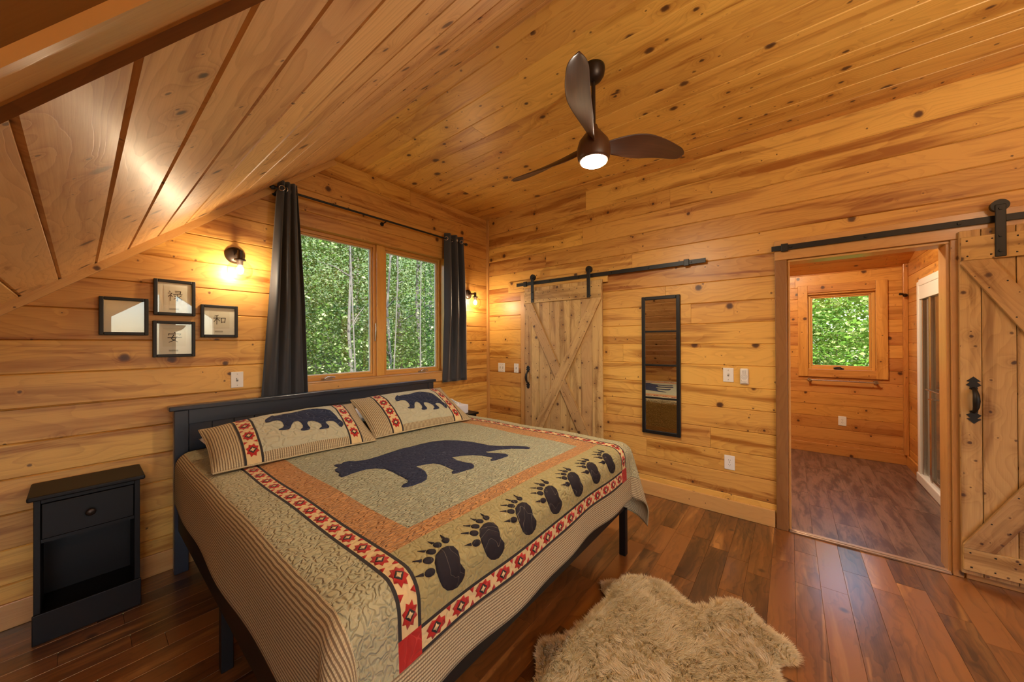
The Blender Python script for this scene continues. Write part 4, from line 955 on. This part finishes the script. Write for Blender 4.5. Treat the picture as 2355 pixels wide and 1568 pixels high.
# ------------------------------------------------------------------ nightstands
def nightstand(label,x0,x1,y0,y1,zt):
    t=thing('nightstand',((x0+x1)/2,(y0+y1)/2,0),label,'nightstand','black nightstands')
    mb=MB(); mb.box((x0-.02,y0-.022,zt-.024),(x1+.02,y1,zt)); obj('top_board',mb,M['black'],t,.007)
    th=.022; zb=.15
    for a in (x0,x1-th):
        mb=MB(); mb.box((a,y0,0),(a+th,y1-.012,zt-.0245)); obj('side_panel',mb,M['black'],t,.002)
    mb=MB(); mb.box((x0+th+.0005,y1-.025,.02),(x1-th-.0005,y1-.012,zt-.026)); obj('back_panel',mb,M['black'],t)
    mb=MB(); mb.box((x0+th+.0005,y0+.016,zb-.035),(x1-th-.0005,y1-.026,zb-.017)); obj('shelf',mb,M['black'],t)
    mb=MB(); mb.box((x0-.004,y0-.012,0),(x1+.004,y0-.0005,zb)); mb.box((x0+th,y0,.02),(x1-th,y0+.015,zb-.004)); obj('plinth',mb,M['black'],t,.003)
    mb=MB(); mb.box((x0+th+.001,y0+.004,zt-.045),(x1-th-.001,y0+.02,zt-.026)); obj('rail',mb,M['black'],t); mb=MB(); mb.box((x0+th+.001,y0+.006,zt-.245),(x1-th-.001,y1-.03,zt-.228)); obj('rail',mb,M['black'],t)
    mb=MB(); mb.box((x0+th+.003,y0-.004,zt-.224),(x1-th-.003,y0+.015,zt-.049)); mb.box((x0+th+.006,y0+.016,zt-.22),(x1-th-.006,y1-.05,zt-.07)); dr=obj('drawer',mb,M['black'],t,.003)
    cx=(x0+x1)/2; Mx=Matrix.Translation((cx,y0-.004,zt-.138))@Matrix.Rotation(math.radians(90),4,'X')
    mb=MB(); mb.lathe([(0,.030),(.012,.029),(.019,.023),(.018,.017),(.009,.012),(.008,.0),(0,0)],Mx,24); obj('knob',mb,M['bronze'],dr,flip='auto')
    return t
nightstand('black nightstand with one drawer and open shelf by the wall',-.142,.222,2.945,3.222,.742)
nightstand('black nightstand in the far corner holding the tissue box',2.545,2.87,2.83,3.20,.70)
tbx=thing('tissue_box',(2.69,2.93,.7005),'white tissue box on the far corner nightstand','tissue box')
mb=MB(); mb.box((2.60,2.87,.7005),(2.78,3.06,.795)); obj('carton',mb,M['tissue'],tbx,.003)
mb=MB(); mb.sheet(14,10,lambda a,b: Vector((2.62+.10*a+.02*math.sin(b*5),2.945+.03*math.sin(a*9+b*2)+.03*b,.7955+.075*b*(1-.55*a)+.006*math.sin(a*12)*b))); o=obj('tissue_sheet',mb,M['sheet'],tbx); o.modifiers.new('s','SOLIDIFY').thickness=.0012

# ------------------------------------------------------------------ ceiling fan
fx,fy=1.957,.925
fan=thing('ceiling_fan',(fx,fy,CZ),'walnut brown three blade ceiling fan with lit lamp','ceiling fan')
T=Matrix.Translation((fx,fy,0))
mb=MB(); mb.lathe([(0,CZ-.001),(.068,CZ-.001),(.070,CZ-.02),(.064,CZ-.05),(.048,CZ-.075),(.026,CZ-.088),(0,CZ-.088)],T,40); obj('canopy',mb,M['bronze'],fan,flip='auto')
mb=MB(); mb.cyl((fx,fy,CZ-.08),(fx,fy,2.80),.0125,18); obj('downrod',mb,M['bronze'],fan,flip='auto')
mb=MB(); mb.lathe([(0,2.815),(.022,2.815),(.030,2.79),(.058,2.755),(.088,2.715),(.099,2.675),(.100,2.645),(.094,2.615),(.085,2.598),(.078,2.597),(0,2.60)],T,48); obj('motor_housing',mb,M['walnut'],fan,flip='auto')
mb=MB(); mb.lathe([(.0775,2.5985),(.076,2.590),(.062,2.581),(.035,2.576),(0,2.575)],T,40); obj('lamp_lens',mb,M['led'],fan,flip='auto')
def blade(ang,R,zt):
    ca,sa=math.cos(ang),math.sin(ang); nR,nC=48,12
    def sec(a):
        rr=.055+(R-.055)*a
        ch=.050+.105*math.sin(min(a/.5,1)*math.pi/2)-.070*(max(a-.45,0)/.55)**1.3
        if a>.86: ch*=max(1-((a-.86)/.14)**2.4,0.02)**.5
        sw=.040*math.sin(a*math.pi*.95)-.012*a
        pitch=math.radians(46*(1-a)**1.3+11)
        zc=2.690+(zt-2.690)*a**1.2+.012*math.sin(a*math.pi)
        return rr,ch,sw,pitch,zc
    mb=MB(); vs_=[];uv=[];fs=[]
    ring_n=2*nC
    for i in range(nR+1):
        rr,ch,sw,pt,zc=sec(1-(1-i/nR)**1.7)
        for k in range(ring_n):
            th=2*math.pi*k/ring_n; c=math.cos(th)*.5; hgt=math.sin(th)*.5*(.013 if i<nR else .004)*(1.4-.9*i/nR)
            camber=.010*(1-(2*c)**2)
            y=-(sw+c*ch*math.cos(pt)-(hgt+camber)*math.sin(pt)); z=zc+c*ch*math.sin(pt)+(hgt+camber)*math.cos(pt)
            vs_.append(Vector((fx+rr*ca-y*sa,fy+rr*sa+y*ca,z))); uv.append((rr,c*ch))
    for i in range(nR):
        for k in range(ring_n):
            k2=(k+1)%ring_n; fs.append((i*ring_n+k,i*ring_n+k2,(i+1)*ring_n+k2,(i+1)*ring_n+k))
    fs.append(tuple(range(ring_n))[::-1]); fs.append(tuple(nR*ring_n+k for k in range(ring_n)))
    mb.idx(vs_,fs,uv,None,True); obj('blade',mb,M['walnut'],fan,flip='auto')
for ang,R_,z_ in ((-160,.70,2.70),(-38,.635,2.71),(84,.69,2.70)): blade(math.radians(ang),R_,z_)

# ------------------------------------------------------------------ sheepskin rug
RUG=[(1.148,0.95),(1.178,0.929),(1.225,0.9),(1.272,0.916),(1.34,0.967),(1.396,1.0),(1.461,0.99),(1.497,0.953),(1.546,0.924),(1.631,0.904),(1.7,0.891),(1.794,0.888),(1.884,0.869),(1.914,0.863),(1.949,0.91),(2.001,0.939),(2.049,0.923),(2.091,0.875),(2.147,0.855),(2.212,0.804),(2.253,0.734),(2.281,0.66),(2.267,0.578),(2.227,0.513),(2.183,0.459),(2.179,0.433),(2.236,0.392),(2.301,0.352),(2.353,0.309),(2.381,0.263),(2.377,0.214),(2.358,0.166),(2.3,0.133),(2.258,0.095),(2.238,0.06),(2.216,0.013),(2.172,-0.024),(2.131,-0.045),(2.06,-0.037),(2.029,-0.005),(2.01,0.025),(1.959,0.024),(1.896,0.007),
     (1.80,-.03),(1.70,-.05),(1.60,-.05),(1.50,-.02),(1.42,.05),(1.35,.15),(1.27,.22),(1.17,.22),(1.08,.27),(1.02,.36),(1.00,.46),(1.03,.56),(1.0,.66),(.98,.76),(1.0,.86),(1.05,.93),(1.10,.955)]
def inset(poly,d):
    n=len(poly); out=[]
    for i in range(n):
        a=Vector(poly[i-1]);b=Vector(poly[i]);c=Vector(poly[(i+1)%n]); t_=(c-a).normalized(); nn=Vector((t_.y,-t_.x)); out.append(b+nn*d)
    return [(p.x,p.y) for p in out]
area=sum(RUG[i-1][0]*RUG[i][1]-RUG[i][0]*RUG[i-1][1] for i in range(len(RUG)))
sg=1 if area<0 else -1
hide=inset(RUG,.022*sg)
rug=thing('sheepskin_rug',(1.7,.45,0),'fluffy cream sheepskin rug on the floor at the foot of the bed','rug')
# height field
rp=np.array(hide)
def inpoly(X,Y,poly):
    ins=np.zeros(X.shape,bool); n=len(poly); j=n-1
    for i in range(n):
        xi,yi=poly[i]; xj,yj=poly[j]
        c=((yi>Y)!=(yj>Y))&(X<(xj-xi)*(Y-yi)/(yj-yi+1e-12)+xi); ins^=c; j=i
    return ins
def edist(X,Y,poly):
    d=np.full(X.shape,9.0); n=len(poly)
    for i in range(n):
        ax_,ay_=poly[i-1]; bx_,by_=poly[i]; dx,dy=bx_-ax_,by_-ay_; t_=np.clip(((X-ax_)*dx+(Y-ay_)*dy)/(dx*dx+dy*dy+1e-12),0,1)
        d=np.minimum(d,np.hypot(X-ax_-t_*dx,Y-ay_-t_*dy))
    return d
def wav(X,Y): return np.sin(X*23+2*np.sin(Y*11))*np.sin(Y*19+1.7*np.sin(X*13))
bm_=MB(); applique(bm_,[hide],0,.035,lambda a,b,o_: Vector((a,b,.006+.018*min(1,float(edist(np.array(a),np.array(b),hide))/.06))),0)
obj('hide',bm_,M['wool'],rug)
rs=np.random.RandomState(3); NS=95000
X=rs.uniform(rp[:,0].min(),rp[:,0].max(),NS*2); Y=rs.uniform(rp[:,1].min(),rp[:,1].max(),NS*2); k=inpoly(X,Y,hide); X=X[k][:NS];Y=Y[k][:NS]; n=len(X)
de=edist(X,Y,hide); z0=.004+.018*np.minimum(1,de/.06)
# outward lean near the border, tufted lean inside
cell=.028; cxn=np.floor(X/cell+.5*wav(X,Y)); cyn=np.floor(Y/cell+.5*wav(Y,X)); hsh=np.sin(cxn*12.9898+cyn*78.233)*43758.5453; hsh-=np.floor(hsh); hs2=np.sin(cxn*39.3+cyn*11.1)*24634.6; hs2-=np.floor(hs2)
ang=hsh*2*np.pi*.35+2.6+1.6*wav(X*.35,Y*.35)+rs.normal(0,.35,n)
eps=.01; gx=(edist(X+eps,Y,hide)-de)/eps; gy=(edist(X,Y+eps,hide)-de)/eps
wo=np.clip(1-de/.05,0,1); lx=np.cos(ang)*(1-wo)-gx*wo*1.3; ly=np.sin(ang)*(1-wo)-gy*wo*1.3
ln=rs.uniform(.026,.044,n)*(.85+.4*hs2)*(1-.35*wo); lean=.30+.45*hs2+.25*wo
hgt=ln*np.sqrt(np.maximum(1-(lean*.75)**2,.15))
p0=np.stack([X,Y,z0],1); p2=np.stack([X+lx*ln*lean,Y+ly*ln*lean,z0+hgt*.92],1); p1=np.stack([X+lx*ln*lean*.25,Y+ly*ln*lean*.25,z0+hgt*.58],1)
p2=np.maximum(p2,[-9,-9,.006])
wa=rs.uniform(0,np.pi,n); wd=np.stack([np.cos(wa),np.sin(wa),np.zeros(n)],1)*.0015
V=np.concatenate([p0-wd,p0+wd,p1-wd*.9,p1+wd*.9,p2],1).reshape(-1,3)
V=V-np.array(BASE[rug.name])
me=bpy.data.meshes.new('pile'); b5=np.arange(n)*5
loops=np.stack([b5,b5+1,b5+3,b5+2,b5+2,b5+3,b5+4],1).reshape(-1)
me.vertices.add(n*5); me.vertices.foreach_set('co',V.reshape(-1)); me.loops.add(n*7); me.loops.foreach_set('vertex_index',loops)
me.polygons.add(n*2); st=np.stack([np.arange(n)*7,np.arange(n)*7+4],1).reshape(-1); me.polygons.foreach_set('loop_start',st)
me.polygons.foreach_set('use_smooth',np.ones(n*2,bool)); me.update(calc_edges=True)
tl=me.uv_layers.new(name='UVMap'); t2=me.uv_layers.new(name='tint'); tt=np.clip(.5*rs.uniform(0,1,n)+.5*hs2,0,1); tv=np.stack([np.repeat(tt,7),np.repeat(rs.uniform(0,1,n),7)],1); t2.data.foreach_set('uv',tv.reshape(-1))
me.materials.append(M['wool']); o=bpy.data.objects.new('pile',me); COL.objects.link(o); o.parent=rug; o['kind']='stuff'

# ------------------------------------------------------------------ outdoors
t=NT('leaf_green'); tu,tv,_=t.sep(t.uv('tint'))
lc=t.mix(tu,(.035,.085,.010),(.16,.26,.030)); lc=t.mix(t.m('MULTIPLY',t.m('GREATER_THAN',tv,.86),.75),lc,(.42,.44,.16))  # pale share of leaves paints in sun glints
df=t.n('ShaderNodeBsdfDiffuse'); t.put(df.inputs[0],lc); trn=t.n('ShaderNodeBsdfTranslucent'); t.put(trn.inputs[0],lc); mx=t.n('ShaderNodeMixShader'); mx.inputs[0].default_value=.4
t.t.links.new(df.outputs[0],mx.inputs[1]); t.t.links.new(trn.outputs[0],mx.inputs[2]); t.t.links.new(mx.outputs[0],t.out.inputs[0]); M['leaf']=t.mat
def leafmat(name,a,b,c,thr):
    t=NT(name); tu,tv,_=t.sep(t.uv('tint')); lc=t.mix(tu,a,b); lc=t.mix(t.m('MULTIPLY',t.m('GREATER_THAN',tv,thr),.8),lc,c)  # a random share of leaves gets sun glints as pale colour
    df=t.n('ShaderNodeBsdfDiffuse'); t.put(df.inputs[0],lc); trn=t.n('ShaderNodeBsdfTranslucent'); t.put(trn.inputs[0],lc); mx=t.n('ShaderNodeMixShader'); mx.inputs[0].default_value=.4
    t.t.links.new(df.outputs[0],mx.inputs[1]); t.t.links.new(trn.outputs[0],mx.inputs[2]); t.t.links.new(mx.outputs[0],t.out.inputs[0]); return t.mat
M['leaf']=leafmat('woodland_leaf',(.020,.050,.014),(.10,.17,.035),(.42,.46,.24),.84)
M['leafb']=leafmat('sunlit_leaf',(.045,.13,.020),(.17,.31,.045),(.55,.58,.22),.82)  # lighter leaf copy with stronger sun put into its colour
t=NT('grey_bark'); g=t.noise(t.uv(),18,3); M['bark']=t.bsdf(t.mix(g,(.15,.135,.115),(.06,.05,.042)),.9,g,.5,.01)
t=NT('forest_slope'); gco=t.n('ShaderNodeTexCoord').outputs['Object']; a=t.noise(gco,1.4,6,.65); b=t.noise(gco,9,4,.7)
c_=t.mix(t.ss(b,.42,.62),(.018,.030,.010),(.10,.16,.03)); c_=t.mix(t.ss(a,.5,.75),c_,(.15,.12,.07)); M['forest']=t.bsdf(c_,.95,b,.8,.2)
lrs=np.random.RandomState(11)
def foliage_mesh(cx,cy,cz,rx,ry,rz,nl,size,seed,flat=False):
    R=np.random.RandomState(seed); ncl=max(18,nl//60)
    d=R.normal(0,1,(ncl,3)); d/=np.linalg.norm(d,axis=1)[:,None]; rad=R.uniform(.35,1,ncl)**.5
    C=d*rad[:,None]*[rx,ry,rz]+[cx,cy,cz]
    if flat:
        th=R.uniform(0,2*np.pi,ncl); q=np.sqrt(R.rand(ncl)); C=np.stack([cx+rx*q*np.cos(th),cy+rx*q*np.sin(th),cz+rz*R.uniform(-1,1,ncl)],1)
    ci=R.randint(0,ncl,nl); P=C[ci]+R.normal(0,1,(nl,3))*np.array([.26,.26,.17])*min(rx,rz)*.55
    a=R.normal(0,1,(nl,3)); a[:,2]*=.5; a/=np.linalg.norm(a,axis=1)[:,None]
    b=R.normal(0,1,(nl,3)); b-= (b*a).sum(1)[:,None]*a; b/=np.linalg.norm(b,axis=1)[:,None]
    sz=size*R.uniform(.6,1.3,nl)[:,None]
    Q=np.stack([P-a*sz,P-b*sz*.55,P+a*sz,P+b*sz*.55],1).reshape(-1,3)
    return Q,np.clip(.25+.5*R.rand(ncl)[ci]+.25*R.rand(nl),0,1),R.rand(nl)
SITES=[]
def quadmesh(name,Q,tA,tB,mat,parent):
    n=len(Q)//4; me=bpy.data.meshes.new(name); me.vertices.add(n*4); me.vertices.foreach_set('co',(Q-np.array(BASE[parent.name])).reshape(-1))
    me.loops.add(n*4); me.loops.foreach_set('vertex_index',np.arange(n*4)); me.polygons.add(n); me.polygons.foreach_set('loop_start',np.arange(n)*4); me.update(calc_edges=True)
    me.uv_layers.new(name='UVMap'); t2=me.uv_layers.new(name='tint'); t2.data.foreach_set('uv',np.stack([np.repeat(tA,4),np.repeat(tB,4)],1).reshape(-1))
    me.materials.append(mat); o=bpy.data.objects.new(name,me); COL.objects.link(o); o.parent=parent; return o
def tree(x,y,zg,h,cr,nl,size,seed,label,group,trunk_r=.06,lean=(0,0),cz=.62,vr=None,lm='leaf'):
    t=thing('tree',(x,y,zg),label,'tree',group)
    R=random.Random(seed); top=Vector((x+lean[0]*h,y+lean[1]*h,zg+h*.92)); pts=[];rad=[]
    for i in range(8):
        f=i/7; pts.append(Vector((x,y,zg))*(1-f)+top*f+Vector((R.uniform(-.06,.06),R.uniform(-.06,.06),0))*(1 if 0<i else 0)); rad.append(trunk_r*(1-.8*f))
    mb=MB(); mb.tube(pts,rad,8)
    for i in range(5):
        p=pts[3+i%4]; d=Vector((R.uniform(-1,1),R.uniform(-1,1),R.uniform(.1,.8))).normalized()*cr*.8
        d*=.55; mb.tube([p,p+d*.5+Vector((0,0,.05)),p+d],[trunk_r*.32,trunk_r*.2,trunk_r*.08],5)
    obj('trunk',mb,M['bark'],t)
    vr=vr or h*.40
    Q,a,b=foliage_mesh(x,y,zg+h*cz,cr,cr*.8,vr,nl,size,seed,lm=='leafb')
    q4=Q.reshape(-1,4,3); keep=np.ones(len(q4),bool); own=np.hypot(q4[:,:,0]-x,q4[:,:,1]-y)
    for sx_,sy_ in SITES:
        if abs(sx_-x)+abs(sy_-y)<1e-6: continue
        keep&=(np.hypot(q4[:,:,0]-sx_,q4[:,:,1]-sy_)>own).all(1)
    keep&=(q4[:,:,2]>zg+.3).all(1)
    Q=q4[keep].reshape(-1,3); a=a[keep]; b=b[keep]; quadmesh('foliage',Q,a,b,M[lm],t)
GB='trees outside the double window'
bt=[(.7,6.9,9,1.5),(2.3,7.8,9.5,1.7),(3.7,7.2,9,1.5),(5.1,8.2,10,1.7),(6.7,9.2,10,1.8),(1.3,10.0,11,2.0),(3.5,10.6,11,2.1),(5.6,11.4,11.5,2.2),(7.9,11.8,11.5,2.2),(9.9,12.6,12,2.3),(.0,12.8,11,2.2),(4.4,14.4,13,2.6),(8.0,15.4,13,2.7),(11.8,15.6,13,2.8)]
birch=[(3.05,5.9),(4.75,6.3),(4.35,6.9)]
rt=[(10.2,-.2,6.2,1.6),(10.6,-2.2,6.2,1.7),(11.6,1.6,6.2,1.8),(12.6,-1.0,6.5,1.9),(12.8,-3.8,6.5,2.0),(14.9,.9,6.9,2.2),(15.2,-2.6,6.9,2.3)]
SITES+=[(x,y) for x,y,_,_ in bt+rt]+birch
for i,(x,y,h,cr_) in enumerate(bt):
    near=y<9
    tree(x,y,-3.2+.16*(y-6),h,cr_,21000 if near else 16000,.039 if near else .050,100+i,'leafy green tree close behind the double window' if near else 'tall green tree deep in the woods behind the double window',GB if near else GB+', farther back',.06 if near else .10,(.02*math.sin(i*2.1),.01),.58,h*.44)
# slim bare-stemmed trunks close to the glass
for i,(x,y) in enumerate(birch):
    tree(x,y,-3.2,9.5,.5,500,.045,300+i,'slender pale trunk standing in front of the woods outside','slender trunks outside the double window',.024,(.012*(i-1),.004),.9,.8)
GR='trees outside the bathroom window'
for i,(x,y,h,cr_) in enumerate(rt):
    tree(x,y,-3.2,h,cr_,30000,.046,400+i,'dense bright green tree filling the bathroom window',GR,.09,(0,0),.60,h*.40,'leafb')
# ground rising behind the house
mb=MB(); 
def gz(x,y):
    rb=max(y-6.5,0)*.55*min(1,max(0,(y+1)/7)); rr_=min(max(x-11,0)*.35,3.0); return -3.3+max(rb,rr_)+.25*math.sin(x*.7)*math.sin(y*.6)
mb.sheet(60,60,lambda a,b: Vector((-14+50*a,3.6+32*b,gz(-14+50*a,3.6+32*b)))); mb.sheet(40,60,lambda a,b: Vector((6.4+30*a,-26+29.6*b,gz(6.4+30*a,-26+29.6*b))))
struct(obj('hillside',mb,M['forest']),'wooded hillside outside')
mb=MB(); mb.sheet(40,40,lambda a,b: Vector((-120+240*a,-3.4-200*b,-9-6*b+1.2*math.sin(a*40)*math.sin(b*30))))
struct(obj('valley_ground',mb,M['forest']),'green valley far below the gable glazing')
mb=MB(); mb.sheet(60,2,lambda a,b: Vector((-160+320*a,-205,-16+(15+5*math.sin(a*9)+2*math.sin(a*23))*b)))
struct(obj('distant_hills',mb,simple('hazy_blue_hills',(.22,.30,.38),1)),'hazy blue hills on the horizon')  # distance haze painted in as a flat blue

# ------------------------------------------------------------------ lights and world
w=bpy.data.worlds.new('sky'); sc.world=w; w.use_nodes=True; nt=w.node_tree; nt.nodes.clear()
sky=nt.nodes.new('ShaderNodeTexSky'); sky.sky_type='NISHITA'; sky.sun_disc=False; sky.sun_elevation=math.radians(52); sky.sun_rotation=math.radians(200); sky.air_density=1; sky.dust_density=1.5
bg=nt.nodes.new('ShaderNodeBackground'); bg.inputs[1].default_value=.8
out=nt.nodes.new('ShaderNodeOutputWorld'); nt.links.new(sky.outputs[0],bg.inputs[0]); nt.links.new(bg.outputs[0],out.inputs[0])
sun=bpy.data.lights.new('sun','SUN'); sun.energy=15; sun.angle=math.radians(.6); sun.color=(1,.95,.85); so=bpy.data.objects.new('sun',sun); COL.objects.link(so)
so.rotation_euler=Vector((-.45,-.55,.95)).to_track_quat('Z','Y').to_euler()
def portal(name,loc,rot,sx,sy):
    l=bpy.data.lights.new(name,'AREA'); l.shape='RECTANGLE'; l.size=sx; l.size_y=sy; l.cycles.is_portal=True
    o=bpy.data.objects.new(name,l); COL.objects.link(o); o.location=loc; o.rotation_euler=rot; return o
R90=math.radians(90)
portal('portal_back',((WX0+WX1)/2,D+.18,(WZ0+WZ1)/2),(-R90,0,0),WX1-WX0,WZ1-WZ0)
portal('portal_front',(1.06,FY-.1,1.5),(R90,0,0),1.5,2.0)
portal('portal_front_side',(-1.4,FY-.1,1.38),(R90,0,0),1.6,1.65)
portal('portal_bath',(BX+.15,-.51,1.62),(0,R90,0),1.0,.65)
def lamp(name,loc,label,dm='dome'):  # unseen ceiling lamps added only for fill light
    t=thing('added_ceiling_fill',loc,label,'added fill lamp'); mb=MB(); mb.lathe([(0,0),(.15,0),(.15,-.02),(.13,-.022),(0,-.022)],Matrix.Translation(loc),36); obj('base_ring',mb,M['bronze'],t,flip='auto')
    mb=MB(); mb.lathe([(.128,-.0225),(.12,-.05),(.085,-.075),(.04,-.086),(0,-.088)],Matrix.Translation(loc),36); obj('dome',mb,M[dm],t,flip='auto')
lamp('b',(-.6,-1.9,CZ-.001),'unseen flush fill lamp added behind the camera, nearer the gable glazing')
lamp('c',(4.6,.15,2.40+.28*(BX-4.6)-.012),'unseen flush fill lamp added on the bathroom ceiling','bdome')

def fill_torchere(x,y,label):  # uplights added out of view to brighten the ceiling
    t=thing('added_uplight',(x,y,0),label,'floor lamp')
    T_=Matrix.Translation((x,y,0))
    mb=MB(); mb.lathe([(0,0),(.14,0),(.14,.015),(.03,.03),(0,.03)],T_,28); obj('base',mb,M['bronze'],t,flip='auto')
    mb=MB(); mb.cyl((x,y,.03),(x,y,1.70),.012,12); obj('pole',mb,M['bronze'],t,flip='auto')
    mb=MB(); mb.lathe([(0,1.70),(.05,1.71),(.12,1.75),(.16,1.81),(.157,1.812),(.115,1.757),(.05,1.718),(0,1.712)],T_,32); obj('bowl_shade',mb,M['bronze'],t,flip='auto')
    mb=MB(); mb.lathe([(0,1.80),(.04,1.795),(.06,1.775),(.04,1.75),(0,1.74)],T_,24); obj('bulb',mb,M['upbulb'],t,flip='auto')
fill_torchere(1.0,-1.7,'unseen uplighting fill lamp added behind the camera, in the middle of the room')
fill_torchere(-.2,-2.3,'unseen uplighting fill lamp added behind the camera, by the gable glazing')

# ------------------------------------------------------------------ camera
Mc=((0.62520309867515,-0.7804500852258947,-0.004330112918216267),(0.0002359809576656935,0.005737173516417249,-0.9999835144406284),(0.7804620616788355,0.6251917700281541,0.003771070018622949))
cam=bpy.data.cameras.new('camera'); co=bpy.data.objects.new('camera',cam); COL.objects.link(co)
cam.sensor_fit='HORIZONTAL'; cam.sensor_width=36; cam.lens=798.0605/2355*36; cam.clip_start=.02; cam.clip_end=500
Rm=Matrix((( Mc[0][0],-Mc[1][0],-Mc[2][0]),(Mc[0][1],-Mc[1][1],-Mc[2][1]),(Mc[0][2],-Mc[1][2],-Mc[2][2])))
co.matrix_world=Matrix.Translation((0,0,H))@Rm.to_4x4(); sc.camera=co
vs_=sc.view_settings; vs_.view_transform='Standard'; vs_.look='None'; vs_.gamma=1; vs_.use_curve_mapping=False; vs_.exposure=0.5
sc.display_settings.display_device='sRGB'
sc.cycles.adaptive_threshold=.02; sc.cycles.max_bounces=7; sc.cycles.diffuse_bounces=4; sc.cycles.glossy_bounces=4; sc.cycles.transparent_max_bounces=12; sc.cycles.sample_clamp_indirect=6; sc.cycles.caustics_reflective=False; sc.cycles.caustics_refractive=False
